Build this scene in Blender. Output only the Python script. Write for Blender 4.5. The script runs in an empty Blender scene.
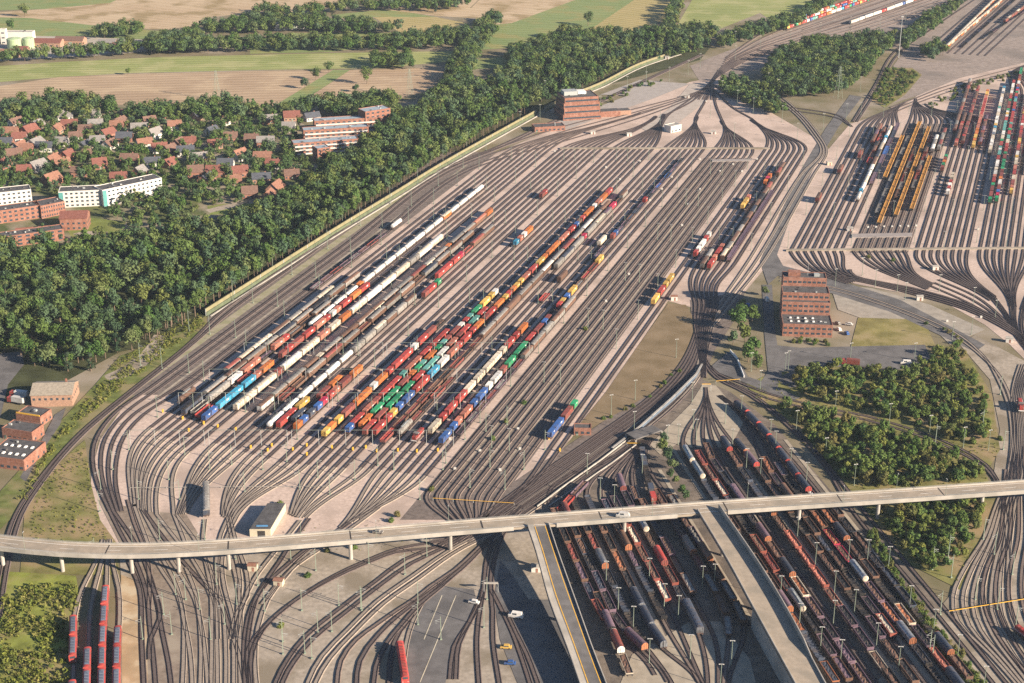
import bpy, math, random
import numpy as np
from mathutils import Vector, Matrix
rnd = random.Random(7)
nrs = np.random.RandomState(11)
R = math.radians
scn = bpy.context.scene
col = scn.collection

# ---------------------------------------------------------------- camera, sky, sun, exposure
F = 1550.0; CX = 512.0; CY = 341.5; YH = -304.0
TH = math.atan((CY - YH) / F); HC = 336.0
ct, st = math.cos(TH), math.sin(TH)
cam = bpy.data.cameras.new('Camera'); camo = bpy.data.objects.new('Camera', cam); col.objects.link(camo)
camo.location = (0, 0, HC); camo.rotation_euler = (math.pi / 2 - TH, 0, 0)
cam.sensor_width = 36; cam.lens = F / 1024 * 36; cam.clip_start = 1; cam.clip_end = 20000
scn.camera = camo
SUN_AZ = R(30); SUN_EL = R(21.5)
sx, sy, sz = math.cos(SUN_AZ) * math.cos(SUN_EL), -math.sin(SUN_AZ) * math.cos(SUN_EL), math.sin(SUN_EL)
w = bpy.data.worlds.new("World"); scn.world = w; w.use_nodes = True
nt = w.node_tree; bg = nt.nodes['Background']
sky = nt.nodes.new('ShaderNodeTexSky'); sky.sky_type = 'NISHITA'; sky.sun_disc = False
sky.sun_elevation = SUN_EL; sky.sun_rotation = math.atan2(sx, sy)
sky.air_density = 1.0; sky.dust_density = 0.6; sky.ozone_density = 4.5
nt.links.new(sky.outputs[0], bg.inputs[0]); bg.inputs[1].default_value = 0.05
sun = bpy.data.lights.new('Sun', 'SUN'); suno = bpy.data.objects.new('Sun', sun); col.objects.link(suno)
sun.energy = 5.0; sun.angle = R(0.5); sun.color = (1.0, 0.86, 0.69)
suno.rotation_euler = Vector((sx, sy, sz)).to_track_quat('Z', 'Y').to_euler()
scn.view_settings.view_transform = 'Standard'; scn.view_settings.look = 'None'
scn.view_settings.exposure = 1.27; scn.view_settings.gamma = 1.0
scn.view_settings.use_curve_mapping = False
scn.cycles.max_bounces = 4; scn.cycles.diffuse_bounces = 1; scn.cycles.volume_bounces = 0
scn.cycles.transparent_max_bounces = 4; scn.cycles.use_denoising = False
try: scn.cycles.denoiser = 'OPENIMAGEDENOISE'; scn.cycles.denoising_input_passes = 'RGB_ALBEDO_NORMAL'; scn.cycles.denoising_prefilter = 'ACCURATE'
except Exception: pass

# ---------------------------------------------------------------- pixel <-> place
def L(px, py, z=0.0):
    a = (px - CX) / F; b = (py - CY) / F
    t = (z - HC) / -(st + b * ct)
    return (a * t, (ct - b * st) * t, z)
def proj(x, y, z=0.0):
    d = y * ct + (HC - z) * st; n = -y * st + (HC - z) * ct
    return CX + F * x / d, CY + F * n / d
class Lat:                                  # a family of parallel tracks that run to one vanishing point
    def __init__(s, vx):
        k = (vx - CX) * ct / F; n = math.hypot(1, k)
        s.D = (k / n, 1 / n); s.N = (1 / n, -k / n)
    def uv(s, px, py, z=0):
        x, y, _ = L(px, py, z); return x * s.N[0] + y * s.N[1], x * s.D[0] + y * s.D[1]
    def at(s, u, v): return (u * s.N[0] + v * s.D[0], u * s.N[1] + v * s.D[1], 0)
    def row(s, u, py):                      # point of track u seen at picture row py
        b = (py - CY) / F; t = HC / (st + b * ct); Y = (ct - b * st) * t
        v = (Y - u * s.N[1]) / s.D[1]; return s.at(u, v)
LA = Lat(1092); LB = Lat(190)

# ---------------------------------------------------------------- object helpers
def tag(o, label=None, cat=None, group=None, kind=None):
    if label: o['label'] = label
    if cat: o['category'] = cat
    if group: o['group'] = group
    if kind: o['kind'] = kind
    return o
def empty(name, loc, rz=0.0, parent=None):
    o = bpy.data.objects.new(name, None); o.empty_display_size = 1; col.objects.link(o)
    o.location = loc; o.rotation_euler = (0, 0, rz)
    if parent: o.parent = parent
    return o
def link(name, me, parent=None, loc=(0, 0, 0), rz=0.0):
    o = bpy.data.objects.new(name, me); col.objects.link(o); o.location = loc; o.rotation_euler = (0, 0, rz)
    if parent: o.parent = parent
    return o
class MB:
    def __init__(s): s.v = []; s.f = []; s.m = []
    def add(s, vs, fs, m=0):
        b = len(s.v); s.v += [tuple(p) for p in vs]
        for f in fs: s.f.append(tuple(i + b for i in f)); s.m.append(m)
    def box(s, c, d, m=0, rz=0.0, taper=1.0, bev=0.0):   # c = centre of the base, d = full sizes
        hx, hy, h = d[0] / 2, d[1] / 2, d[2]; ca, sa = math.cos(rz), math.sin(rz)
        def T(x, y, z): return (c[0] + x * ca - y * sa, c[1] + x * sa + y * ca, c[2] + z)
        if bev:
            b = bev
            lv = [(1, 1, b), (1, 1, h - b), (1 - b / hx, 1 - b / hy, h)]
            vs = []
            for kx, ky, z in lv: vs += [T(-hx * kx, -hy * ky, z), T(hx * kx, -hy * ky, z), T(hx * kx, hy * ky, z), T(-hx * kx, hy * ky, z)]
            for i in range(4): vs[i] = (vs[i][0], vs[i][1], c[2])
            fs = [(3, 2, 1, 0), (8, 9, 10, 11)]
            for k in (0, 4):
                for i in range(4): j = (i + 1) % 4; fs.append((k + i, k + j, k + 4 + j, k + 4 + i))
        else:
            vs = [T(-hx, -hy, 0), T(hx, -hy, 0), T(hx, hy, 0), T(-hx, hy, 0), T(-hx * taper, -hy * taper, h), T(hx * taper, -hy * taper, h), T(hx * taper, hy * taper, h), T(-hx * taper, hy * taper, h)]
            fs = [(3, 2, 1, 0), (4, 5, 6, 7), (0, 1, 5, 4), (1, 2, 6, 5), (2, 3, 7, 6), (3, 0, 4, 7)]
        s.add(vs, fs, m); return s
    def prism(s, poly, z0, z1, m=0, mt=None):            # poly counter-clockwise
        n = len(poly); a = sum(poly[i][0] * poly[(i + 1) % n][1] - poly[(i + 1) % n][0] * poly[i][1] for i in range(n))
        if a < 0: poly = poly[::-1]
        vs = [(p[0], p[1], z0) for p in poly] + [(p[0], p[1], z1) for p in poly]
        s.add(vs, [(i, (i + 1) % n, n + (i + 1) % n, n + i) for i in range(n)], m)
        s.add([(p[0], p[1], z1) for p in poly], [tuple(range(n))], m if mt is None else mt); return s
    def tube(s, a, b, r0, r1=None, n=6, m=0, cap=True):
        r1 = r0 if r1 is None else r1
        a, b = Vector(a), Vector(b); d = (b - a).normalized(); x = d.orthogonal().normalized(); y = d.cross(x)
        vs = []
        for p, r in ((a, r0), (b, r1)):
            for i in range(n):
                t = 2 * math.pi * i / n; vs.append(p + x * (r * math.cos(t)) + y * (r * math.sin(t)))
        fs = [(i, (i + 1) % n, n + (i + 1) % n, n + i) for i in range(n)]
        if cap: fs += [tuple(range(n))[::-1], tuple(range(n, 2 * n))]
        s.add(vs, fs, m); return s
    def lathe(s, prof, c=(0, 0, 0), n=14, m=0, axis='z'):
        vs = []; k = len(prof)
        for i in range(n):
            t = 2 * math.pi * i / n
            for r, z in prof:
                p = (r * math.cos(t), r * math.sin(t), z)
                if axis == 'y': p = (p[0], p[2], p[1])
                vs.append((c[0] + p[0], c[1] + p[1], c[2] + p[2]))
        fs = []
        for i in range(n):
            for j in range(k - 1):
                q = (i * k + j, ((i + 1) % n) * k + j, ((i + 1) % n) * k + j + 1, i * k + j + 1)
                fs.append(q if axis == 'z' else q[::-1])
        s.add(vs, fs, m); return s
    def mesh(s, name, mats, smooth=False):
        me = bpy.data.meshes.new(name); me.from_pydata(s.v, [], s.f)
        for mt in mats: me.materials.append(mt)
        if len(mats) > 1: me.polygons.foreach_set('material_index', s.m)
        if smooth: me.polygons.foreach_set('use_smooth', [True] * len(s.f))
        me.update(); return me
    def obj(s, name, mats, parent=None, loc=(0, 0, 0), rz=0.0, smooth=False):
        if not isinstance(mats, (list, tuple)): mats = [mats]
        return link(name, s.mesh(name, mats, smooth), parent, loc, rz)

# ---------------------------------------------------------------- materials
MAT = {}
def mat(name, c, rough=0.85, var=0.25, scale=0.5, metal=0.0, c2=None, detail=4, spec=0.3, coord='Object', c3=None, scale2=None):
    if name in MAT: return MAT[name]
    m = bpy.data.materials.new(name); m.use_nodes = True; t = m.node_tree; b = t.nodes['Principled BSDF']
    b.inputs['Roughness'].default_value = rough; b.inputs['Metallic'].default_value = metal
    b.inputs['Specular IOR Level'].default_value = spec
    tc = t.nodes.new('ShaderNodeTexCoord'); nz = t.nodes.new('ShaderNodeTexNoise'); nz.inputs['Scale'].default_value = scale; nz.inputs['Detail'].default_value = detail
    t.links.new(tc.outputs[coord], nz.inputs['Vector'])
    rp = t.nodes.new('ShaderNodeValToRGB')
    e = rp.color_ramp.elements
    d = c2 if c2 else tuple(x * (1 - var) for x in c); u = c if c2 else tuple(min(1, x * (1 + var)) for x in c)
    e[0].position = 0.32; e[0].color = (*d, 1); e[1].position = 0.68; e[1].color = (*u, 1)
    t.links.new(nz.outputs['Fac'], rp.inputs[0]); out = rp.outputs[0]
    if c3:
        n2 = t.nodes.new('ShaderNodeTexNoise'); n2.inputs['Scale'].default_value = scale2 or scale * 0.2; n2.inputs['Detail'].default_value = 5
        t.links.new(tc.outputs[coord], n2.inputs['Vector'])
        r2 = t.nodes.new('ShaderNodeValToRGB'); r2.color_ramp.elements[0].position = 0.48; r2.color_ramp.elements[1].position = 0.62
        t.links.new(n2.outputs['Fac'], r2.inputs[0])
        mx = t.nodes.new('ShaderNodeMix'); mx.data_type = 'RGBA'; mx.inputs['B'].default_value = (*c3, 1)
        t.links.new(r2.outputs[0], mx.inputs['Factor']); t.links.new(out, mx.inputs['A']); out = mx.outputs['Result']
    t.links.new(out, b.inputs['Base Color'])
    MAT[name] = m; return m
def mat_track(name, base, sleeper):
    m = mat(name, base, 0.95, 0.3, 1.4, spec=0.1); t = m.node_tree; b = t.nodes['Principled BSDF']
    src = b.inputs['Base Color'].links[0].from_socket
    uvn = t.nodes.new('ShaderNodeUVMap'); sp = t.nodes.new('ShaderNodeSeparateXYZ'); t.links.new(uvn.outputs[0], sp.inputs[0])
    a = t.nodes.new('ShaderNodeMath'); a.operation = 'FRACT'; dv = t.nodes.new('ShaderNodeMath'); dv.operation = 'DIVIDE'; dv.inputs[1].default_value = 0.63
    t.links.new(sp.outputs[0], dv.inputs[0]); t.links.new(dv.outputs[0], a.inputs[0])
    g = t.nodes.new('ShaderNodeMath'); g.operation = 'LESS_THAN'; g.inputs[1].default_value = 0.42; t.links.new(a.outputs[0], g.inputs[0])
    ab = t.nodes.new('ShaderNodeMath'); ab.operation = 'ABSOLUTE'; t.links.new(sp.outputs[1], ab.inputs[0])
    l2 = t.nodes.new('ShaderNodeMath'); l2.operation = 'LESS_THAN'; l2.inputs[1].default_value = 1.28; t.links.new(ab.outputs[0], l2.inputs[0])
    mu = t.nodes.new('ShaderNodeMath'); mu.operation = 'MULTIPLY'; t.links.new(g.outputs[0], mu.inputs[0]); t.links.new(l2.outputs[0], mu.inputs[1])
    mx = t.nodes.new('ShaderNodeMix'); mx.data_type = 'RGBA'; mx.inputs['B'].default_value = (*sleeper, 1)
    t.links.new(mu.outputs[0], mx.inputs['Factor']); t.links.new(src, mx.inputs['A']); t.links.new(mx.outputs['Result'], b.inputs['Base Color'])
    return m
def mat_field(name, c, c2, ang, scale=0.16, c3=None):
    m = mat(name, c, 0.95, 0.2, 0.012, c2=c2, spec=0.1, detail=8, c3=c3, scale2=0.03); t = m.node_tree; b = t.nodes['Principled BSDF']
    src = b.inputs['Base Color'].links[0].from_socket
    tc = t.nodes.new('ShaderNodeTexCoord'); mp = t.nodes.new('ShaderNodeMapping'); mp.inputs['Rotation'].default_value = (0, 0, ang)
    wv = t.nodes.new('ShaderNodeTexWave'); wv.inputs['Scale'].default_value = scale * 0.2; wv.inputs['Distortion'].default_value = 1.5; wv.inputs['Detail'].default_value = 3
    t.links.new(tc.outputs['Object'], mp.inputs[0]); t.links.new(mp.outputs[0], wv.inputs[0])
    mx = t.nodes.new('ShaderNodeMix'); mx.data_type = 'RGBA'; mx.blend_type = 'MULTIPLY'; mx.inputs['Factor'].default_value = 0.22
    t.links.new(src, mx.inputs['A']); t.links.new(wv.outputs['Color'], mx.inputs['B']); t.links.new(mx.outputs['Result'], b.inputs['Base Color'])
    return m
def mat_leaf(name, cols, trans=0.22):
    m = bpy.data.materials.new(name); m.use_nodes = True; t = m.node_tree; t.nodes.remove(t.nodes['Principled BSDF']); out = t.nodes['Material Output']
    oi = t.nodes.new('ShaderNodeObjectInfo'); at = t.nodes.new('ShaderNodeAttribute'); at.attribute_name = 'tint'
    ad = t.nodes.new('ShaderNodeMath'); ad.operation = 'ADD'; fr = t.nodes.new('ShaderNodeMath'); fr.operation = 'FRACT'
    t.links.new(oi.outputs['Random'], ad.inputs[0]); t.links.new(at.outputs['Fac'], ad.inputs[1]); t.links.new(ad.outputs[0], fr.inputs[0])
    rp = t.nodes.new('ShaderNodeValToRGB'); e = rp.color_ramp.elements
    while len(e) < len(cols): e.new(0.5)
    for i, c in enumerate(cols): e[i].position = i / (len(cols) - 1); e[i].color = (*c, 1)
    t.links.new(fr.outputs[0], rp.inputs[0])
    lf = t.nodes.new('ShaderNodeAttribute'); lf.attribute_name = 'leafvar'
    mr = t.nodes.new('ShaderNodeMapRange'); mr.inputs[3].default_value = 0.72; mr.inputs[4].default_value = 1.3; t.links.new(lf.outputs['Fac'], mr.inputs[0])
    mx = t.nodes.new('ShaderNodeVectorMath'); mx.operation = 'SCALE'; t.links.new(rp.outputs[0], mx.inputs[0]); t.links.new(mr.outputs[0], mx.inputs['Scale'])
    d = t.nodes.new('ShaderNodeBsdfDiffuse'); tr = t.nodes.new('ShaderNodeBsdfTranslucent'); sh = t.nodes.new('ShaderNodeMixShader'); sh.inputs[0].default_value = trans
    t.links.new(mx.outputs[0], d.inputs[0]); t.links.new(mx.outputs[0], tr.inputs[0])
    t.links.new(d.outputs[0], sh.inputs[1]); t.links.new(tr.outputs[0], sh.inputs[2]); t.links.new(sh.outputs[0], out.inputs[0])
    MAT[name] = m; return m
M_GROUND = mat('dry_ground', (.23, .185, .12), .95, c2=(.15, .135, .07), scale=.05, detail=8, spec=.1, c3=(.3, .25, .19), scale2=.015)
M_GRAVEL = mat('pink_gravel', (.53, .41, .34), .95, .15, .6, spec=.1, c3=(.4, .31, .255), scale2=.035, detail=8)
M_TANG = mat('tan_gravel', (.35, .295, .235), .95, .18, .5, spec=.1, detail=8, c3=(.23, .19, .14), scale2=.05)
M_DARKB = mat('oily_ballast', (.17, .138, .12), .95, .25, .4, spec=.1)
M_TDARK = mat_track('dark_track_bed', (.14, .11, .1), (.105, .082, .075))
M_TMID = mat_track('brown_track_bed', (.21, .162, .138), (.155, .118, .1))
M_TTAN = mat_track('tan_track_bed', (.27, .22, .18), (.32, .265, .215))
M_RAIL = mat('rusty_rail', (.05, .036, .032), .5, .3, .5, metal=.3)
M_RAILB = mat('worn_rail', (.05, .037, .034), .55, .3, .5, metal=.2)
M_ASPH = mat('asphalt', (.15, .14, .135), .9, .14, .3, spec=.2, c3=(.11, .103, .1), scale2=.08)
M_CONC = mat('concrete', (.4, .365, .32), .85, .12, .4, c3=(.3, .275, .24), scale2=.1)
M_CONCD = mat('road_concrete', (.36, .295, .225), .9, .1, .5, c3=(.29, .245, .19), scale2=.1)
M_WHITE = mat('white_paint', (.8, .77, .72), .6, .06, .6)
M_YEL = mat('yellow_paint', (.75, .42, .05), .6, .1, .6)
M_BRICK = mat('red_brick', (.26, .118, .08), .9, .28, 1.2, c3=(.32, .165, .12), scale2=.3)
M_BRICKL = mat('pale_brick', (.35, .21, .145), .9, .2, 1.2)
M_FLAT = mat('bitumen_roof', (.09, .085, .085), .9, .25, .4)
M_GLASS = mat('window_glass', (.05, .065, .08), .15, .2, 1, spec=.6)
M_STEEL = mat('galvanised_steel', (.42, .43, .41), .5, .15, 2, metal=.2)
M_GREENST = mat('green_steel', (.22, .26, .2), .6, .15, 2)
M_BOGIE = mat('bogie_steel', (.045, .038, .035), .8, .3, 2)
M_TRUNK = mat('bark', (.16, .115, .08), .9, .3, 2)
M_LEAF = mat_leaf('broadleaf', [(0.070, 0.129, 0.035), (0.099, 0.158, 0.047), (0.058, 0.099, 0.047), (0.140, 0.187, 0.058), (0.082, 0.135, 0.035), (0.175, 0.205, 0.076), (0.070, 0.117, 0.064), (0.111, 0.164, 0.082), (0.053, 0.094, 0.035), (0.152, 0.175, 0.053), (0.088, 0.152, 0.047)])
M_BUSH = mat_leaf('bush_leaf', [(0.082, 0.140, 0.035), (0.129, 0.175, 0.047), (0.076, 0.135, 0.047), (0.199, 0.211, 0.053), (0.088, 0.146, 0.041), (0.152, 0.193, 0.053), (0.175, 0.152, 0.058), (0.094, 0.152, 0.047)])
M_WEED = mat_leaf('weed_leaf', [(.16, .18, .035), (.18, .19, .045), (.11, .14, .03), (.24, .22, .07), (.09, .12, .03)])
M_CONIF = mat_leaf('conifer_leaf', [(.03, .06, .028), (.045, .075, .04), (.06, .085, .05)])
PAL = dict(r=(.42, .06, .05), o=(.6, .18, .045), y=(.68, .42, .1), g=(.03, .3, .13), t=(.13, .36, .31), b=(.05, .13, .36), s=(.05, .32, .5), w=(.78, .74, .68), e=(.66, .56, .43),
           n=(.17, .095, .065), m=(.27, .075, .06), k=(.03, .028, .028), a=(.28, .26, .235), p=(.17, .11, .14), l=(.5, .18, .12), v=(.36, .37, .39), c=(.06, .072, .1), q=(.6, .04, .1), d=(.4, .15, .07), h=(.13, .15, .2), i=(.3, .085, .06))  # rust tone also holds the warm sunlight painted onto the hooded wagon ends
PALN = dict(r='red', o='orange', y='yellow', g='green', t='teal', b='blue', s='sky blue', w='white', e='beige', n='brown', m='maroon', k='black', a='grey', p='purple grey', l='salmon', v='silver', c='dark blue', q='crimson', d='rust', h='slate blue', i='brick red')
def paint(c, metal=0.0):
    nm = 'paint_' + PALN[c].replace(' ', '_')
    if nm in MAT: return MAT[nm]
    m = mat('paint_' + PALN[c].replace(' ', '_'), PAL[c], .55 if c != 'v' else .35, .18, .35, metal=.5 if c == 'v' else 0, c3=(PAL[c][0] * .5 + .06, PAL[c][1] * .5 + .045, PAL[c][2] * .5 + .035), scale2=.45, detail=6)
    t = m.node_tree; b = t.nodes['Principled BSDF']; src = b.inputs['Base Color'].links[0].from_socket
    oi = t.nodes.new('ShaderNodeObjectInfo'); mr = t.nodes.new('ShaderNodeMapRange'); mr.inputs[3].default_value = .72; mr.inputs[4].default_value = 1.15
    vm = t.nodes.new('ShaderNodeVectorMath'); vm.operation = 'SCALE'; t.links.new(oi.outputs['Random'], mr.inputs[0]); t.links.new(src, vm.inputs[0]); t.links.new(mr.outputs[0], vm.inputs['Scale'])
    t.links.new(vm.outputs[0], b.inputs['Base Color']); return m
# ================================================================ GROUND
PZ = [-1]
def patch(name, px, m, z, world=False):
    pts = [(p[0], p[1], 0) for p in px] if world else [L(x, y) for x, y in px]
    a = sum(pts[i][0] * pts[(i + 1) % len(pts)][1] - pts[(i + 1) % len(pts)][0] * pts[i][1] for i in range(len(pts)))
    if a < 0: pts = pts[::-1]
    PZ[0] += 1; z += PZ[0] * .003
    mb = MB(); mb.add([(p[0], p[1], z) for p in pts], [tuple(range(len(pts)))])
    return tag(mb.obj(name, m), kind='structure')
patch('ground', [(-9000, -1500), (9000, -1500), (9000, 16000), (-9000, 16000)], M_GROUND, 0, True)
Z1, Z2, Z3, Z4 = .02, .04, .06, .08
FW = mat_field('wheat_field', (.56, .43, .28), (.48, .35, .22), R(70), c3=(.34, .25, .13))
FB = mat_field('stubble_field', (.46, .335, .22), (.38, .27, .175), R(84), c3=(.5, .37, .24))
FG = mat_field('meadow', (.26, .3, .12), (.2, .26, .1), R(80), c3=(.29, .28, .11))
FG2 = mat_field('crop_field', (.33, .35, .13), (.26, .29, .1), R(86), c3=(.39, .38, .17))
FY = mat_field('ripe_field', (.46, .36, .17), (.37, .31, .13), R(60))
M_LAWN = mat('lawn', (.17, .2, .055), .95, .25, .08, c3=(.26, .25, .1), scale2=.03, spec=.1)
M_SCRUB = mat('scrub_ground', (.18, .17, .06), .95, .3, .12, c3=(.3, .22, .12), scale2=.05, spec=.1)
M_FORESTF = mat('forest_floor', (.06, .065, .03), .95, .3, .1, spec=.1)
for nm, px, m in [
    ('field', [(-60, 12), (-60, -40), (200, -40), (110, 3), (45, 9)], FG), ('field', [(-60, 16), (45, 9), (110, 3), (200, -40), (380, -40), (345, 6), (300, 13), (256, 12), (205, 18), (195, 30), (150, 29), (90, 25), (30, 18)], FW),
    ('meadow', [(-60, 16), (30, 18), (90, 25), (160, 31), (165, 40), (60, 44), (0, 34), (-60, 34)], FG),
    ('field', [(-60, 70), (0, 66), (60, 62), (160, 57), (256, 55), (330, 53), (455, 51), (445, 62), (380, 68), (256, 70), (130, 73), (60, 77), (0, 82), (-60, 90)], FG2),
    ('field', [(-60, 96), (0, 86), (60, 77), (130, 74), (256, 71), (333, 70), (266, 113), (225, 108), (80, 104), (0, 108), (-60, 112)], FB),
    ('field', [(350, 70), (450, 67), (430, 90), (395, 100), (330, 112), (275, 120)], FB), ('meadow', [(333, 70), (350, 70), (277, 118), (264, 112)], FG),
    ('meadow', [(250, 44), (290, 33), (400, 33), (410, 42), (330, 52), (250, 54)], FG), ('field', [(330, 15), (390, 9), (436, 17), (373, 17), (345, 19)], FG),
    ('field', [(373, 17), (436, 17), (470, 24), (430, 32), (403, 34)], FY), ('field', [(380, 9), (395, -5), (450, -40), (520, -40), (470, 8), (520, 15), (470, 18), (436, 16)], FW),
    ('field', [(470, 9), (520, -40), (660, -40), (575, 0), (512, 23), (480, 26)], FW), ('field', [(480, 27), (512, 23), (575, 0), (660, -40), (700, -40), (634, 0), (597, 25), (560, 44), (480, 50)], FG),
    ('field', [(560, 44), (597, 25), (634, 0), (700, -40), (730, -40), (675, 2), (668, 16), (632, 38), (590, 44)], FY), ('field', [(675, 29), (692, 0), (730, -40), (860, -40), (805, 2), (760, 13), (712, 32)], FG2),
    ('meadow', [(470, 60), (500, 57), (540, 64), (470, 70)], FG), ('field', [(760, 13), (805, 2), (860, -40), (900, -40), (815, 6), (770, 20)], FG2)]:
    patch(nm, px, m, Z1)
patch('forest_floor', [(-60, 262), (60, 245), (200, 225), (300, 195), (350, 160), (395, 115), (470, 85), (520, 66), (640, 44), (712, 45), (700, 60), (600, 87), (528, 116), (470, 146), (400, 190), (330, 236), (250, 290), (205, 318), (165, 342), (120, 352), (50, 390), (-60, 420)], M_FORESTF, Z1)
patch('village_ground', [(-60, 118), (60, 106), (225, 110), (300, 122), (345, 150), (300, 192), (200, 222), (60, 243), (-60, 258)], mat('village_ground', (.14, .15, .055), .95, c2=(.08, .1, .04), scale=.05, c3=(.3, .25, .18), scale2=.035, spec=.1), Z1)
patch('lawn', [(66, 226), (85, 217), (126, 222), (118, 240), (72, 240)], M_LAWN, Z2)
patch('lawn', [(207, 206), (232, 203), (256, 204), (250, 213), (210, 215)], M_LAWN, Z2)
patch('sand_pit', [(73, 234), (84, 231), (108, 232), (107, 236), (85, 238)], M_TANG, Z3)
patch('dirt_path', [(205, 210), (232, 203), (245, 203), (236, 207), (210, 213)], M_TANG, Z3)
GY = M_GRAVEL
patch('gravel_yard', [(88, 515), (92, 470), (100, 440), (125, 405), (170, 365), (230, 318), (300, 268), (400, 205), (480, 160), (520, 143), (560, 127), (620, 108), (690, 82), (722, 76), (740, 98), (770, 112), (815, 138), (826, 155), (800, 195), (765, 268), (745, 292), (705, 300), (690, 307), (668, 301), (612, 385), (570, 440), (540, 470), (505, 500), (440, 545), (340, 545), (180, 545), (130, 560)], GY, Z1)
patch('gravel_yard', [(765, 263), (787, 225), (815, 165), (850, 124), (900, 108), (917, 96), (960, 78), (1100, 45), (1100, 400), (1040, 375), (1010, 345), (985, 325), (940, 300), (860, 285), (800, 272)], GY, Z1)
patch('gravel_yard', [(690, 66), (730, 50), (800, 25), (870, -10), (960, -60), (1180, -60), (1100, 45), (960, 78), (917, 96), (890, 104), (880, 84), (905, 50), (850, 40), (790, 60), (725, 78), (700, 82)], mat('sidings_gravel', (.29, .235, .2), .95, .18, .2, c3=(.21, .175, .15), scale2=.02, spec=.1), Z1)
def band(name, la, u0, u1, r0, r1, m, z):
    a, b, c, d = la.row(u0, r0), la.row(u1, r0), la.row(u1, r1), la.row(u0, r1); return patch(name, [a, b, c, d], m, z, True)
band('dark_ballast', LA, -243.2, -207.2, 520, 158, M_DARKB, Z2); band('dark_ballast', LA, -104, -68, 253, 124, M_DARKB, Z2)
band('dark_ballast', LA, -443, -402.5, 395, 152, M_DARKB, Z2)
patch('gravel_strip', [LA.row(-432.5, 395), LA.row(-427, 395), LA.row(-427, 160), LA.row(-432.5, 160)], mat('weedy_gravel', (.36, .31, .23), .95, c2=(.25, .24, .13), scale=.15, spec=.1), Z3, True)
patch('gravel_strip', [LA.row(-413.6, 425), LA.row(-412, 425), LA.row(-412, 165), LA.row(-413.6, 165)], M_TANG, Z3, True)
for k in (7.3, 16.3, 25.3): patch('gravel_strip', [LA.row(-243 + k, 470), LA.row(-241.7 + k, 470), LA.row(-241.7 + k, 178), LA.row(-243 + k, 178)], M_TANG, Z3, True)
for k in (7.3, 16.3, 25.3): patch('gravel_strip', [LA.row(-105.5 + k, 236), LA.row(-104 + k, 236), LA.row(-104 + k, 150), LA.row(-105.5 + k, 150)], M_TANG, Z3, True)
patch('lower_yard_gravel', [(703, 380), (730, 392), (775, 425), (830, 490), (870, 525), (1010, 690), (1090, 800), (560, 800), (600, 690), (548, 520), (520, 515), (560, 490), (615, 445), (660, 410), (690, 385)], mat('yard_gravel', (.185, .15, .12), .95, .22, .3, c3=(.12, .1, .085), scale2=.05, spec=.1), Z1)
patch('tan_ground', [(190, 560), (330, 530), (500, 520), (545, 530), (600, 700), (640, 800), (60, 800), (118, 690), (122, 600), (120, 560)], M_TANG, Z1)
patch('throat_gravel', [(870, 690), (955, 590), (985, 530), (990, 500), (1000, 430), (990, 380), (960, 345), (975, 335), (1060, 380), (1200, 800), (1010, 800)], M_TANG, Z1)
patch('flyover_ballast', [(425, 545), (520, 478), (600, 424), (655, 388), (682, 352), (692, 320), (690, 300), (745, 292), (735, 320), (715, 350), (704, 378), (680, 405), (640, 436), (600, 462), (530, 510), (500, 540)], M_DARKB, Z2)
patch('dry_mound', [(668, 304), (686, 305), (697, 325), (692, 352), (660, 388), (622, 411), (592, 428), (580, 424), (606, 392), (640, 343)], mat('dry_grass', (.25, .185, .115), .95, c2=(.17, .125, .07), scale=.08, spec=.1, detail=8), Z3)
patch('rough_ground', [(25, 505), (60, 462), (85, 440), (90, 480), (100, 520), (118, 545), (118, 575), (20, 575)], M_SCRUB, Z2)
patch('rough_ground', [(-40, 590), (10, 572), (76, 576), (80, 600), (74, 640), (70, 700), (60, 800), (-90, 800)], mat('green_scrub', (.2, .22, .05), .95, .3, .15, spec=.1, c3=(.27, .22, .1), scale2=.05), Z2)
patch('brown_ballast', [(98, 500), (150, 512), (186, 514), (205, 545), (226, 585), (240, 640), (238, 690), (232, 760), (150, 760), (146, 600), (128, 560)], mat('brown_ballast', (.235, .185, .145), .95, .2, .4, spec=.1, c3=(.32, .265, .205), scale2=.06, detail=8), Z3)
patch('sand_strip', [(121, 575), (135, 580), (150, 640), (155, 700), (122, 700)], mat('sandy_strip', (.42, .3, .18), .95, .2, .1, c3=(.5, .4, .27), scale2=.1, spec=.1), Z2)
patch('thicket_ground', [(745, 385), (790, 365), (900, 370), (935, 345), (965, 350), (992, 395), (1000, 450), (985, 475), (1000, 500), (960, 590), (900, 560), (840, 480), (780, 420)], M_SCRUB, Z2)
patch('lawn', [(858, 318), (905, 316), (925, 322), (935, 345), (915, 352), (850, 350)], mat('dry_lawn', (.22, .19, .07), .95, .25, .1, spec=.1, c3=(.3, .24, .12), scale2=.05), Z2)
patch('island_scrub', [(870, 100), (885, 68), (912, 68), (922, 75), (905, 95), (885, 108)], M_SCRUB, Z2)
patch('grey_yard', [(830, 285), (870, 288), (930, 305), (985, 330), (950, 345), (925, 320), (860, 318), (838, 310)], mat('stony_yard', (.33, .29, .24), .95, .15, .2, spec=.1), Z3)
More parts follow.
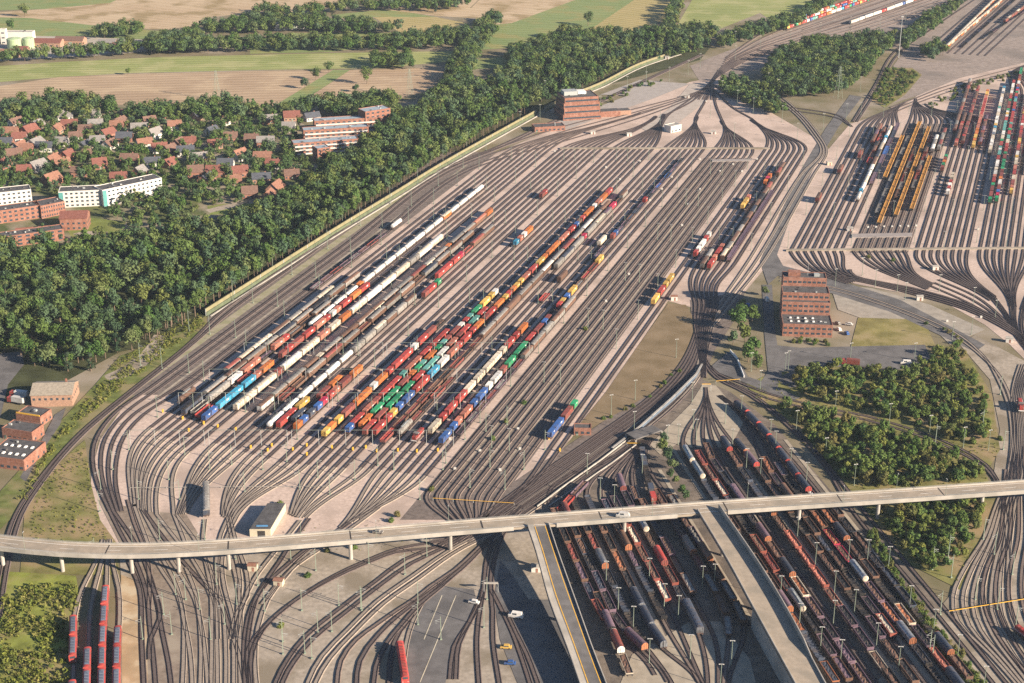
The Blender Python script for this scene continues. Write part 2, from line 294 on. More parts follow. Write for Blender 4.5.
# roads and paved areas
patch('service_road', [(760, 262), (775, 225), (800, 172), (826, 128), (850, 95), (862, 97), (838, 128), (812, 172), (788, 225), (777, 255), (783, 266), (830, 278), (900, 300), (985, 345), (975, 352), (890, 312), (820, 290), (778, 276), (768, 285)], M_ASPH, Z3)
patch('road', [(762, 285), (772, 285), (775, 330), (782, 375), (775, 395), (755, 390), (768, 372), (764, 330)], M_ASPH, Z3)
patch('car_park', [(772, 345), (800, 348), (925, 345), (932, 362), (900, 370), (850, 366), (790, 372), (778, 372)], M_ASPH, Z3)
patch('road', [(775, 380), (790, 372), (840, 380), (845, 384), (790, 388)], M_ASPH, Z3)
patch('road', [(712, 366), (728, 352), (735, 353), (748, 377), (775, 386), (800, 398), (790, 402), (750, 385), (716, 372)], M_ASPH, Z4)
patch('paved_yard', [(425, 592), (440, 586), (474, 590), (478, 608), (470, 622), (455, 640), (444, 690), (410, 690), (404, 668), (408, 640), (416, 612)], M_ASPH, Z3)
patch('paved_yard', [(500, 560), (512, 575), (535, 610), (560, 690), (520, 690), (500, 640), (494, 600)], M_ASPH, Z3)
patch('yard_road', [(526, 600), (548, 600), (585, 690), (545, 690)], M_ASPH, Z4)
mb = MB()
for a, b in (((456, 596), (420, 683)), ((442, 596), (424, 640))):
    p, q = L(*a), L(*b); d = Vector((q[0] - p[0], q[1] - p[1], 0)).normalized(); n = Vector((-d.y, d.x, 0)) * .2
    mb.add([(p[0] - n.x, p[1] - n.y, Z4+.22), (p[0] + n.x, p[1] + n.y, Z4+.22), (q[0] + n.x, q[1] + n.y, Z4+.22), (q[0] - n.x, q[1] - n.y, Z4+.22)], [(3, 2, 1, 0)])
tag(mb.obj('road_marking', mat('worn_marking', (.5, .44, .33), .9, .2, .3)), kind='structure')
patch('verge', [(206, 316), (165, 341), (120, 356), (95, 385), (60, 422), (38, 450), (0, 492), (-10, 540), (18, 512), (38, 480), (62, 452), (85, 428), (105, 410), (142, 380), (188, 344), (208, 326)], mat('green_verge', (.13, .15, .045), .95, .3, .2, spec=.1, c3=(.24, .2, .1), scale2=.06), Z2)
patch('dirt_track', [(104, 376), (122, 368), (138, 357), (148, 345), (154, 335), (166, 336), (162, 352), (146, 366), (128, 377), (108, 381)], M_TANG, Z3)
patch('yard_road', [(-20, 355), (22, 352), (24, 365), (8, 385), (0, 420), (-40, 430)], M_ASPH, Z3)
patch('yard_road', [(20, 478), (42, 440), (55, 415), (66, 408), (60, 425), (40, 455), (26, 482)], M_ASPH, Z3)
patch('grey_yard', [(690, 84), (715, 82), (708, 100), (672, 128), (650, 133), (640, 128), (668, 110)], mat('pale_yard', (.42, .36, .31), .95, .1, .2, spec=.1), Z3)
patch('service_road', [(600, 118), (650, 100), (690, 84), (640, 80), (600, 95), (630, 95), (590, 110), (540, 128), (560, 132)], mat('old_road', (.36, .32, .29), .95, .1, .2, spec=.1), Z2)
patch('farmyard', [(-20, 50), (30, 36), (80, 37), (150, 40), (165, 50), (110, 55), (-20, 62)], mat('farm_yard', (.42, .37, .31), .95, .15, .05, spec=.1), Z2)

# ================================================================ TRACKS
TID = [0]
def smooth(pts, step=7.0):
    """centripetal Catmull-Rom through the points"""
    P = [Vector((p[0], p[1], p[2] if len(p) > 2 else 0)) for p in pts]
    P = [p for i, p in enumerate(P) if i == 0 or (p - P[i - 1]).length > .05]
    if len(P) == 2: return P
    out = []
    for i in range(len(P) - 1):
        p1, p2 = P[i], P[i + 1]; p0 = P[i - 1] if i else p1 * 2 - p2; p3 = P[i + 2] if i + 2 < len(P) else p2 * 2 - p1
        t1 = (p1 - p0).length ** .5; t2 = t1 + (p2 - p1).length ** .5; t3 = t2 + (p3 - p2).length ** .5
        n = max(2, int((p2 - p1).length / step))
        for j in range(n):
            t = t1 + (t2 - t1) * j / n
            a1 = p0 * ((t1 - t) / t1) + p1 * (t / t1); a2 = p1 * ((t2 - t) / (t2 - t1)) + p2 * ((t - t1) / (t2 - t1)); a3 = p2 * ((t3 - t) / (t3 - t2)) + p3 * ((t - t2) / (t3 - t2))
            b1 = a1 * ((t2 - t) / t2) + a2 * (t / t2); b2 = a2 * ((t3 - t) / (t3 - t1)) + a3 * ((t - t1) / (t3 - t1))
            out.append(b1 * ((t2 - t) / (t2 - t1)) + b2 * ((t - t1) / (t2 - t1)))
    out.append(P[-1]); return out
def normals(P):
    N = []
    for i in range(len(P)):
        d = P[min(i + 1, len(P) - 1)] - P[max(i - 1, 0)]; d.z = 0; d.normalize(); N.append(Vector((d.y, -d.x, 0)))
    return N
KB = {'d': (M_TDARK, M_RAILB), 'm': (M_TMID, M_RAILB), 't': (M_TTAN, M_RAIL)}
class Path:
    def __init__(s, P): s.P = P; s.c = [0.0]; [s.c.append(s.c[-1] + (P[i + 1] - P[i]).length) for i in range(len(P) - 1)]; s.len = s.c[-1]
    def at(s, d):
        d = max(0, min(s.len, d)); i = 0
        while i < len(s.c) - 2 and s.c[i + 1] < d: i += 1
        t = (d - s.c[i]) / max(1e-6, s.c[i + 1] - s.c[i]); p = s.P[i].lerp(s.P[i + 1], t); q = s.P[i + 1] - s.P[i]; return p, math.atan2(q.y, q.x)
def track(pts, kind='d', hw=.86, step=7.0, px=False, z=0.0):
    if px: pts = [L(*p) for p in pts]
    P = smooth(pts, step); N = normals(P); TID[0] += 1; h = .33 + (TID[0] % 37) * .0045 + z
    mbed, mrail = KB[kind]; n = len(P); V = []; Fc = []; UV = []; u = 0
    prof = ((-hw - .3, .0 + z), (-hw, h), (hw, h), (hw + .3, .0 + z))
    us = []
    for i in range(n):
        if i: u += (P[i] - P[i - 1]).length
        us.append(u)
        for o, zz in prof: V.append((P[i].x + N[i].x * o, P[i].y + N[i].y * o, zz + P[i].z))
    for i in range(n - 1):
        for j in range(3): Fc.append((i * 4 + j, i * 4 + j + 1, i * 4 + j + 5, i * 4 + j + 4))
    me = bpy.data.meshes.new('railway_track'); me.from_pydata(V, [], Fc); me.materials.append(mbed)
    uvl = me.uv_layers.new(name='UVMap'); d = []
    for f in Fc:
        for vi in f: d += [us[vi // 4], prof[vi % 4][0]]
    uvl.data.foreach_set('uv', d); me.update()
    o = tag(link('railway_track', me), kind='structure')
    mb = MB()
    rw, rh = (.07, .11) if kind == 't' else (.085, .14)
    for s in (-.75, .75):
        vs = []
        for i in range(n):
            for q, zz in ((-rw, h), (-rw, h + rh), (rw, h + rh), (rw, h)):
                c = P[i] + N[i] * (s + q); vs.append((c.x, c.y, zz + P[i].z))
        mb.add(vs, [(i * 4 + j, i * 4 + j + 1, i * 4 + j + 5, i * 4 + j + 4) for i in range(n - 1) for j in range(3)])
    mb.obj('rails', mrail, o)
    return Path(P)
def fan(A, B, n, kind='t', a=0.0, b=1.0):
    out = []
    A = [L(*p) for p in A]; B = [L(*p) for p in B]
    for i in range(n):
        t = a + (b - a) * (i / (n - 1) if n > 1 else .5)
        out.append(track([tuple(p[k] * (1 - t) + q[k] * t for k in range(3)) for p, q in zip(A, B)], kind))
    return out
def bez(P0, T0, P3, T3, k=.42, n=14):
    P0, P3 = Vector(P0), Vector(P3); d = (P3 - P0).length * k; P1 = P0 + Vector(T0).normalized() * d; P2 = P3 - Vector(T3).normalized() * d
    return [P0 * (1 - t) ** 3 + P1 * (3 * t * (1 - t) ** 2) + P2 * (3 * t * t * (1 - t)) + P3 * t ** 3 for t in (i / n for i in range(n + 1))]
def pdir(p, q): a, b = L(*p), L(*q); return (b[0] - a[0], b[1] - a[1], 0)
DA = (LA.D[0], LA.D[1], 0); DAm = (-LA.D[0], -LA.D[1], 0)
GAP = [-400.5, -361.5, -322.5, -283.5, -244.5, -205.5, -166.5]
GAPR = [-144.5, -105.5, -66.5, -27.5, 11.5]
TU = {(i, k): GAP[i] + 3.75 + 4.5 * k for i in range(6) for k in range(8)}
TUR = {(i, k): GAPR[i] + 3.75 + 4.5 * k for i in range(5) for k in range(8)}
near_row = [lambda k: 428 + k * 3.4, lambda k: 444 + k * 2.2, lambda k: 463 + k * .8, lambda k: 468 + k * 1.2, lambda k: 492, lambda k: 448]
thr = [(132, 504), (135, 507), (139, 509), (142, 510), (144, 511), (150, 513), (157, 515), (174, 515), (177, 515), (179, 515), (181, 515), (183, 515), (186, 514),
       (223, 515), (224, 517), (226, 518), (228, 519), (230, 519), (233, 518), (237, 517), (291, 515), (293, 516), (295, 517), (298, 518), (301, 518), (306, 518),
       (340, 528), (343, 527), (347, 525), (352, 522), (358, 519), (365, 515)]
def tdir_of(j):
    if j < 7: return pdir((140, 485), (143, 520))
    if j < 8: return pdir((174, 480), (175, 515))
    if j < 13: return pdir((194, 480), (180, 515))
    if j < 20: return pdir((226 + (j - 13) * 3, 490), (226, 520))
    if j < 26: return pdir((300 + (j - 20) * 4, 490), (292, 520))
    return pdir((368 + (j - 26) * 5, 500), (340, 530))
far_thr = [((640, 113), (600, 127)), ((656, 116), (640, 133)), ((664, 114), (656, 140)), ((697, 116), (691, 135)), ((722, 120), (728, 134)), ((752, 119), (766, 132))]
for i in range(6):
    for k in range(8):
        u = TU[i, k]; n0 = near_row[i](k)
        if i == 5 and k >= 2: n0 = 262
        f0 = 153 if i else 158 - k * .8
        if i == 4: f0 = 156
        a, b = LA.row(u, n0), LA.row(u, f0)
        track([a, b], 'd' if i != 4 else 'm')
        tp, tq = far_thr[i]
        track(bez(b, DA, L(tp[0] - (k - 3.5) * .25, tp[1] + abs(k - 3.5) * .4), pdir(tq, tp)), 'm' if i == 0 else 'd', .95)
        if i < 4: track(bez(a, DAm, L(*thr[8 * i + k]), tdir_of(8 * i + k), .36), 't', 1.0)
        elif i == 4:
            track(bez(a, DAm, L(452 + k * 3.2, 540 - k * 1.5), pdir((520, 490), (470, 532)), .4), 'm')
        elif k < 2:
            track(bez(a, DAm, L(505 + k * 5, 503), pdir((520, 490), (480, 520)), .4), 'd')
        else:
            track(bez(a, DAm, L(686 + k * 4.5, 303), (0, -1, 0), .45, 8) + [L(690 + k * 2.6, 325), L(697 + k * 1.2, 350), L(702.5 + k * .3, 378)], 'd')
# old mainline on the far left, next to the barrier
for j, u in enumerate((-440.2, -435.6)):
    track([L(-8 + j * 7, 620), L(2 + j * 7, 560), L(16 + j * 6, 515), L(38 + j * 5, 482), L(60 + j * 4, 455), L(82 + j * 4, 432), L(104 + j * 4, 413), L(140 + j * 4, 384), L(186 + j * 4, 347), LA.row(u, 310), LA.row(u, 260), LA.row(u, 190), L(500 + j * 5, 146), L(545 + j * 5, 125), L(600 + j * 4, 101), L(652 + j * 3, 77), L(700 + j * 3, 55)], 'd')
ml = []
for j, u in enumerate((-422, -417.5, -408.8, -404.5)):
    ml.append(track([L(110 + j * 4, 512), L(98 + j * 6, 485), L(93 + j * 8, 460), L(97 + j * 9, 438), L(116 + j * 9, 413 + j), LA.row(u, 385), LA.row(u, 330), LA.row(u, 250), LA.row(u, 170), L(560 + j * 3, 128 + j * 4), L(640 + j * 4, 108 + j * 2), L(698 + j * 2, 92), L(711, 84)], 'd'))
# throats and their continuation below the viaduct
for pl, kd in [
    ([(110, 512), (120, 532), (134, 558), (143, 580), (148, 600), (150, 625), (154, 660), (157, 700)], 'd'),
    ([(114, 512), (133, 540), (146, 565), (156, 597), (163, 635), (169, 665), (173, 700)], 'd'),
    ([(128, 500), (134, 522), (146, 553), (150, 580), (149, 610)], 'm'), ([(134, 505), (143, 530), (155, 560), (170, 583), (178, 597), (186, 630), (191, 660), (193, 700)], 't'),
    ([(142, 510), (155, 535), (172, 562), (187, 585), (195, 600), (202, 630), (206, 660), (209, 700)], 't'), ([(143, 510), (165, 540), (190, 570), (209, 590), (219, 600), (231, 632), (239, 655), (248, 700)], 'd'),
    ([(157, 515), (170, 532), (192, 560), (207, 585), (214, 600), (217, 640), (218, 700)], 't'), ([(176, 515), (186, 528), (200, 548), (212, 575), (216, 600)], 't'), ([(174, 515), (180, 530), (190, 555), (204, 580), (212, 600)], 't'),
    ([(158, 552), (174, 580), (183, 612), (184, 650), (182, 700)], 't'), ([(186, 568), (196, 595), (201, 640), (200, 700)], 't'), ([(214, 575), (223, 610), (226, 650), (226, 700)], 't'), ([(232, 560), (240, 600), (240, 650), (241, 700)], 't'), ([(128, 560), (140, 590), (142, 640), (145, 700)], 'd'), ([(205, 520), (203, 545), (211, 590), (212, 640), (211, 700)], 't'),
    ([(318, 545), (300, 561), (284, 579), (268, 600), (258, 628), (255, 660), (258, 700)], 't'),
    ([(150, 580), (159, 605), (160, 620), (151, 640), (150, 660)], 'd'),
    ([(228, 519), (221, 535), (217, 555), (217, 590), (218, 640)], 't'), ([(237, 517), (226, 540), (222, 565), (225, 590), (233, 620), (234, 650), (234, 700)], 't'), ([(228, 519), (234, 550), (240, 580), (238, 610), (233, 650)], 't'),
    ([(230, 519), (237, 545), (247, 575), (247, 597), (236, 616), (231, 640)], 't'),
    ([(300, 521), (285, 540), (272, 556), (258, 574), (248, 592), (241, 612), (236, 640)], 't'), ([(309, 519), (292, 543), (280, 562), (266, 582), (256, 600), (250, 625), (247, 655), (251, 700)], 'd'),
    ([(350, 523), (325, 540), (305, 551), (286, 567), (266, 585), (253, 605), (246, 630), (244, 660), (247, 700)], 'd'), ([(379, 508), (345, 533), (318, 551), (296, 566), (280, 582), (262, 605)], 't'),
    # curves out of the departure tracks to the lower left
    ([(470, 530), (440, 546), (406, 560), (376, 582), (343, 607), (306, 637), (288, 660), (276, 683), (270, 710)], 'd'), ([(480, 528), (448, 547), (412, 564), (382, 585), (350, 610), (313, 640), (294, 663), (283, 683), (278, 710)], 'd'),
    ([(440, 548), (396, 553), (376, 560), (331, 580), (293, 603), (265, 627), (251, 645), (246, 665), (246, 700)], 'd'), ([(452, 540), (400, 549), (380, 556), (336, 576), (300, 598), (272, 620), (256, 642), (251, 665), (252, 700)], 'd'),
    ([(500, 530), (470, 540), (445, 554), (412, 577), (377, 602), (347, 631), (322, 657), (308, 683), (302, 710)], 't'), ([(508, 530), (478, 541), (452, 555), (419, 579), (384, 604), (354, 633), (330, 659), (316, 683), (310, 710)], 't'),
    ([(520, 512), (496, 535), (481, 547), (456, 570), (431, 587), (416, 599), (396, 612), (376, 626), (356, 641), (341, 662), (336, 700)], 'm'), ([(500, 531), (485, 546), (460, 571), (436, 589), (418, 602), (398, 617), (378, 636), (360, 662), (356, 700)], 'd'),
    ([(456, 574), (438, 590), (420, 605), (402, 625), (386, 645), (376, 668), (373, 700)], 'd'), ([(425, 600), (414, 615), (400, 632), (391, 655), (389, 700)], 'd'), ([(424, 600), (417, 613), (409, 633), (404, 660), (404, 700)], 't'),
    ([(520, 505), (500, 530), (488, 556), (484, 587), (480, 612), (477, 640), (480, 700)], 'd'), ([(522, 508), (504, 533), (494, 560), (491, 587), (493, 612), (493, 640), (502, 700)], 'd'),
    ([(483, 590), (477, 610), (464, 631), (454, 648), (450, 680)], 'd'), ([(482, 595), (470, 622), (459, 645), (456, 680)], 'd'), ([(491, 590), (500, 607), (512, 632), (524, 665), (535, 700)], 'd'), ([(506, 612), (516, 633), (527, 655), (540, 690)], 'd')]:
    track(pl, kd, px=True, hw=1.0)
# diagonal flyover bundle to the junction by the brick offices
fan([(440, 545), (480, 518), (530, 482), (600, 434), (652, 396), (680, 366), (695, 335), (700, 305)], [(500, 537), (530, 512), (575, 482), (640, 434), (676, 404), (700, 374), (708, 345), (716, 305)], 8, 'd')
fan([(440, 547), (490, 522), (545, 486), (610, 440), (655, 410), (690, 380), (701, 350), (705, 318)], [(505, 540), (540, 510), (580, 484), (636, 441), (672, 410), (700, 377), (708, 345), (712, 318)], 3, 't', .1, .8)
# passenger stabling tracks at the lower left
SP = fan([(103, 540), (96, 562), (82, 590), (75, 615), (74, 650), (72, 720)], [(110, 540), (113, 565), (119, 590), (120, 615), (118, 650), (117, 720)], 4, 't')
# lower yard
LU = [132.6, 137.9, 143.2, 150, 156.5, 161.3, 167.8, 173, 182, 187]; LUR = [206.7, 211.7, 216.8, 222, 227.3, 235, 239.7, 244.8, 250, 255.6]
LP = {}
tops = [(676, 449), (679, 449), (682, 447), (694, 452), (698, 452), (703, 450), (722, 451), (728, 452), (737, 448), (742, 449)]
thA = (705, 388); DBm = (-LB.D[0], -LB.D[1], 0)
bot = [(655, 676), (668, 683), (675, 690), (699, 683), (703, 690), (706, 690), (708, 690), (719, 690), (724, 690), (728, 690)]
for j, u in enumerate(LU):
    a = LB.row(u, 506); b = LB.row(u, [612, 618, 622, 640, 622, 610, 618, 626, 606, 616][j])
    P = bez(L(634 + j * 1.9, 441), pdir((652, 424), (640, 441)), a, DBm, .4)
    e = bez(b, DBm, L(*bot[j]), pdir((690, 640), (690 + (25 if j < 6 else -1), 690)), .35, 8)
    LP['L', j] = track([tuple(p) for p in P] + [tuple(p) for p in e], 'd' if j not in (4, 8) else 'm')
for u, r0, r1 in ((153.4, 515, 640), (146.6, 510, 560), (164.6, 500, 560), (190.5, 470, 640), (219.4, 480, 700), (231.2, 470, 720), (242.2, 560, 700), (259.6, 440, 700), (202.8, 450, 500)):
    patch('gravel_strip', [LB.row(u - .9, r0), LB.row(u + .9, r0), LB.row(u + .9, r1), LB.row(u - .9, r1)], mat('aisle_gravel', (.36, .305, .235), .95, .15, .2, spec=.1), Z3, True)
patch('yard_end_gravel', [(618, 690), (632, 655), (660, 640), (690, 622), (720, 622), (750, 660), (760, 700), (690, 720)], mat('aisle_gravel', (.3, .26, .2)), Z2)
patch('throat_fan_gravel', [(703, 384), (716, 386), (745, 420), (730, 448), (690, 448), (684, 440), (660, 455), (650, 445), (690, 405)], mat('aisle_gravel', (.3, .26, .2)), Z2)
topr = [(800, 487), (808, 487), (815, 487), (822, 487), (830, 487)]
for j, u in enumerate(LUR):
    a = LB.row(u, 462 + j * 4); e = LB.row(u, 730)
    P = bez(L(706, 388 + j * .2), pdir((705, 372), (707, 390)), a, DBm, .42) if j < 6 else bez(L(712 + j, 396), pdir((706, 385), (740, 410)), a, DBm, .4)
    LP['R', j] = track([tuple(p) for p in P] + [tuple(e)], 'd')
for u, sh in ((264.3, 0), (269.1, 4)):
    track([L(703 + sh * .4, 330), L(704 + sh * .4, 360), L(716 + sh, 378), L(750 + sh, 396), L(790 + sh, 428), L(826 + sh, 468), LB.row(u, 510), LB.row(u, 600), LB.row(u, 740)], 'd')
for j in range(2):
    track([L(706, 362), L(718, 377 - j * 3), L(742, 388 - j * 4), L(768, 399 - j * 5), L(818, 411 - j * 4), L(868, 421 - j * 4), L(918, 436 - j * 4), L(958, 452 - j * 4), L(986, 469 - j * 4), L(1000, 490 - j * 3), L(1006, 520), L(1008, 560)], 'd')
# junction at the right edge
for j in range(2): track([L(780, 278 + j * 3), L(838, 289 + j * 3), L(900, 309 + j * 3), L(955, 333 + j * 4), L(984, 357 + j * 2), L(998 + j * 4, 380), L(1008 + j * 4, 405), L(1012 + j * 3, 435), L(1009 + j * 4, 470), L(1000 + j * 5, 512)], 't')
fan([(1020, 365), (1014, 385), (1012, 405), (1014, 435), (1008, 475), (994, 512), (985, 537), (963, 572), (953, 597), (958, 622), (990, 655), (1030, 700)], [(1035, 365), (1026, 385), (1022, 405), (1024, 435), (1022, 475), (1014, 512), (1010, 540), (1008, 580), (1012, 620), (1028, 650), (1050, 690), (1075, 730)], 7, 't')
fan([(1006, 470), (1004, 500), (1000, 540), (985, 575), (984, 605), (1000, 640), (1040, 690)], [(1030, 440), (1034, 500), (1036, 540), (1034, 575), (1036, 605), (1048, 640), (1080, 690)], 5, 'm')
# right-hand classification bundle
thr_r = [((855, 282), (905, 297)), ((930, 287), (968, 303)), ((958, 274), (993, 299)), ((1009, 284), (1013, 307)), ((1032, 284), (1024, 310))]
thr_f = [((905, 103), (896, 108)), ((916, 99), (913, 108)), ((925, 104), (930, 112)), ((1030, 64), (1010, 70)), ((1040, 64), (1020, 70))]
for i in range(5):
    for k in range(8):
        u = TUR[i, k]; f0 = [130, 124, 126, 96, 92][i] - (k * .5 if i == 3 else 0)
        a, b = LA.row(u, 252), LA.row(u, f0)
        if proj(*a)[0] > 1100 and proj(*b)[0] > 1090: continue
        track([a, b], 'd' if i != 1 else 'm')
        p, q = thr_r[i]
        track(bez(a, (DAm if i > 1 else (0, -1, 0)), L((q if i > 1 else p)[0] + (k - 3.5) * [2.2, .8, .6, .6, .6][i], (q if i > 1 else p)[1] - (k - 3.5) * [.6, .8, .6, 0, 0][i]), pdir(p, q), .42), 'd', .95)
        p, q = thr_f[i]; track(bez(b, DA, L(*p), pdir(q, p), .42), 'd', .95)
for j in range(4): track([L(820 + j * 10, 276 - j * 2), L(855, 281 - j * 1.5), L(918, 296 - j * 2), L(968, 311 - j * 2), L(1008, 331 - j * 2), L(1040, 352)], 'd')
for j in range(3): track([L(930 + j * 4, 286 - j * 3), L(968 + j * 4, 303 - j * 3), L(1000, 322 - j * 3), L(1020, 338), L(1050, 360)], 'd')
for j in range(3): track([L(992 + j, 299 - j), L(1005 + j, 315), L(1013 + j, 332), L(1030, 355)], 'd')
for j in range(3): track([L(1011 + j * 2, 305), L(1013 + j, 320), L(1018 + j, 338), L(1032, 356)], 'd')
for j in range(2): track([L(1023 + j * 2, 308), L(1021 + j, 325), L(1026 + j, 345), L(1038, 358)], 'd')
fan([(890, 108), (917, 98), (945, 87), (985, 76), (1040, 62), (1100, 48)], [(896, 112), (921, 102), (950, 92), (990, 81), (1045, 68), (1105, 54)], 3, 'm')
# old running lines between the bundles and the far junction
for j, u in enumerate((-163.3, -158.6, -154)):
    track([L(700 + j * 5, 330), L(722 + j * 6, 300), LA.row(u, 262), LA.row(u, 175), L(821 + j * 3, 152), L(812 + j * 3, 134), L(793 + j * 3, 112), L(768 + j * 3, 95 - j), L(742, 84 - j), L(718, 72 - j)], 't')
for j in range(2): track([L(712, 84), L(735 + j, 98 + j), L(765, 108 - j * 3), L(800, 112 - j * 3), L(836, 118 - j * 3), L(852, 127)], 'd')
fan([(690, 100), (700, 92), (711, 82), (722, 68), (745, 52), (790, 36), (850, 18), (900, 2), (960, -20)], [(716, 100), (714, 92), (713, 82), (730, 70), (760, 56), (810, 46), (880, 28), (950, 4), (1010, -22)], 7, 'm')
for a in (((658, 135), (668, 116), (690, 100), (711, 84)), ((660, 118), (690, 103), (711, 86)), ((640, 113), (672, 104), (711, 86)), ((697, 116), (705, 102), (712, 86)), ((722, 120), (716, 105), (713, 88)), ((752, 119), (733, 108), (714, 90))): track(list(a), 'd', px=True)
fan([(853, 122), (876, 84), (893, 54), (928, 27), (975, -5), (1010, -30)], [(857, 122), (880, 86), (898, 55), (934, 28), (982, -5), (1018, -30)], 2, 'd')
TRT = fan([(925, 52), (955, 26), (990, -4), (1020, -30)], [(985, 56), (1010, 33), (1050, -4), (1080, -30)], 9, 'd')
TTL = fan([(770, 32), (830, 12), (890, -8), (940, -25)], [(850, 28), (890, 13), (935, -4), (990, -25)], 6, 'm')
for j in range(5): track([L(722 + j, 66 - j * 2), L(770, 50 - j * 5), L(840, 26 - j * 5), L(905, 4 - j * 5), L(950, -12 - j * 5)], 'm')
# ================================================================ TRAINS
RZ = .33 + .17 + .08                              # height of the rail top
def bogie_mb():
    mb = MB()
    for y in (-.9, .9):
        for x in (-.75, .75): mb.tube((x - .07, y, .46), (x + .07, y, .46), .46, n=10)
        mb.tube((-.8, y, .46), (.8, y, .46), .09, n=5)
    for x in (-1.0, 1.0): mb.box((x, 0, .35), (.16, 2.5, .3))
    mb.box((0, 0, .5), (2.0, .5, .3)); return mb
def profile_body(L_, prof, m=0, y0=None):
    """closed cross-section (x, z) swept along the wagon"""
    mb = MB(); n = len(prof); a, b = -L_ / 2, L_ / 2
    mb.add([(x, a, z) for x, z in prof] + [(x, b, z) for x, z in prof], [(i, n + i, n + (i + 1) % n, (i + 1) % n) for i in range(n)], m)
    return mb
def frame_mb(L_, wdt=2.5, open_=False, floor=True):
    mb = MB()
    for x in (-wdt / 2 + .12, wdt / 2 - .12): mb.box((x, 0, .95), (.22, L_, .34))
    for y in np.linspace(-L_ / 2 + .15, L_ / 2 - .15, max(4, int(L_ / 3))): mb.box((0, y, 1.0), (wdt - .5, .28, .24))
    if floor: mb.box((0, 0, 1.243), (wdt - .1, L_ - .1, .07))
    mb.box((0, 0, .98), (.45, L_ - .4, .25))
    for e in (-1, 1):
        for x in (-.85, .85): mb.tube((x, e * L_ / 2, 1.05), (x, e * (L_ / 2 + .5), 1.05), .1, .24, n=8)
    return mb
BOG = bogie_mb()
KINDS = {}
M_PALE = mat('faded_white', (.6, .58, .55), .7, .15, 1.5)
def bogies(L_): return [('bogie', BOG, [M_BOGIE], (0, e * (L_ / 2 - 2.4), 0)) for e in (-1, 1)]
M_FRAME = mat('wagon_frame', (.1, .065, .055), .8, .3, .6)
M_FRAMEB = mat('wagon_frame_dark', (.05, .045, .05), .8, .3, .6)
def flat_parts(L_, c='n'): return [('frame', frame_mb(L_, 2.5, floor=False), [paint(c) if c != 'k' else M_FRAMEB], (0, 0, 0))] + bogies(L_)
def empty_flat(L_, c):
    f = frame_mb(L_, 2.7)
    for y in np.arange(-L_ / 2 + 1, L_ / 2, 2.0):
        for x in (-1.28, 1.28): f.box((x, y, 1.31), (.1, .14, .75))
    r = random.Random(ord(c) + int(L_)); hb = [MB().box((0, e * (L_ / 2 - .15), 1.315), (2.6, .14, 1.1)) for e in (-1, 1)]
    for y in np.arange(-L_ / 2 + 1.2, L_ / 2 - 1, 2.2): f.box((0, y, 1.315), (2.3, .4, .22 + .15 * r.random()))
    return [('frame', f, [paint(c)], (0, 0, 0))] + [('headboard', h, [paint(c)], (0, 0, 0)) for h in hb] + bogies(L_)
def tank(L_, c, ce=None, dirty=False):
    tk = MB(); r = 1.42; h = L_ / 2 - .35; zc = 2.62
    tk.lathe([(.0, -h), (r * .55, -h + .06), (r * .88, -h + .22), (r, -h + .5), (r, -h * .34), (r + .02, -h * .34), (r + .02, -h * .33), (r, -h * .33), (r, h * .33), (r + .02, h * .33), (r + .02, h * .34), (r, h * .34), (r, h - .5), (r * .88, h - .22), (r * .55, h - .06), (0, h)], (0, 0, zc), 18, 0, 'y')
    for i, f in enumerate(tk.f):
        ys = [tk.v[k][1] for k in f]
        if max(ys) < -h + .55 or min(ys) > h - .55: tk.m[i] = 1
    wk = MB(); wk.box((0, 0, zc + r + .04), (.7, L_ * .5, .06)); wk.lathe([(.32, 0), (.32, .35), (.0, .42)], (0, 0, zc + r), 10)
    for x in (-.4, .4): wk.tube((x, -L_ * .25, zc + r + .5), (x, L_ * .25, zc + r + .5), .04, n=4)
    for k in (-1, 1): wk.tube((.5, k * .2, zc + r), (1.3, k * .2, 1.2), .04, n=4)
    sds = [('saddle', MB().box((0, e * (h - 1.6), 1.25), (2.3, .7, .75), taper=.8), [M_FRAME], (0, 0, 0)) for e in (-1, 1)]
    return [('tank', tk, [paint(c), paint(ce or c)], (0, 0, 0)), ('walkway', wk, [M_STEEL], (0, 0, 0)), ('frame', frame_mb(L_, 2.4, floor=False), [M_FRAME], (0, 0, 0))] + sds + bogies(L_)
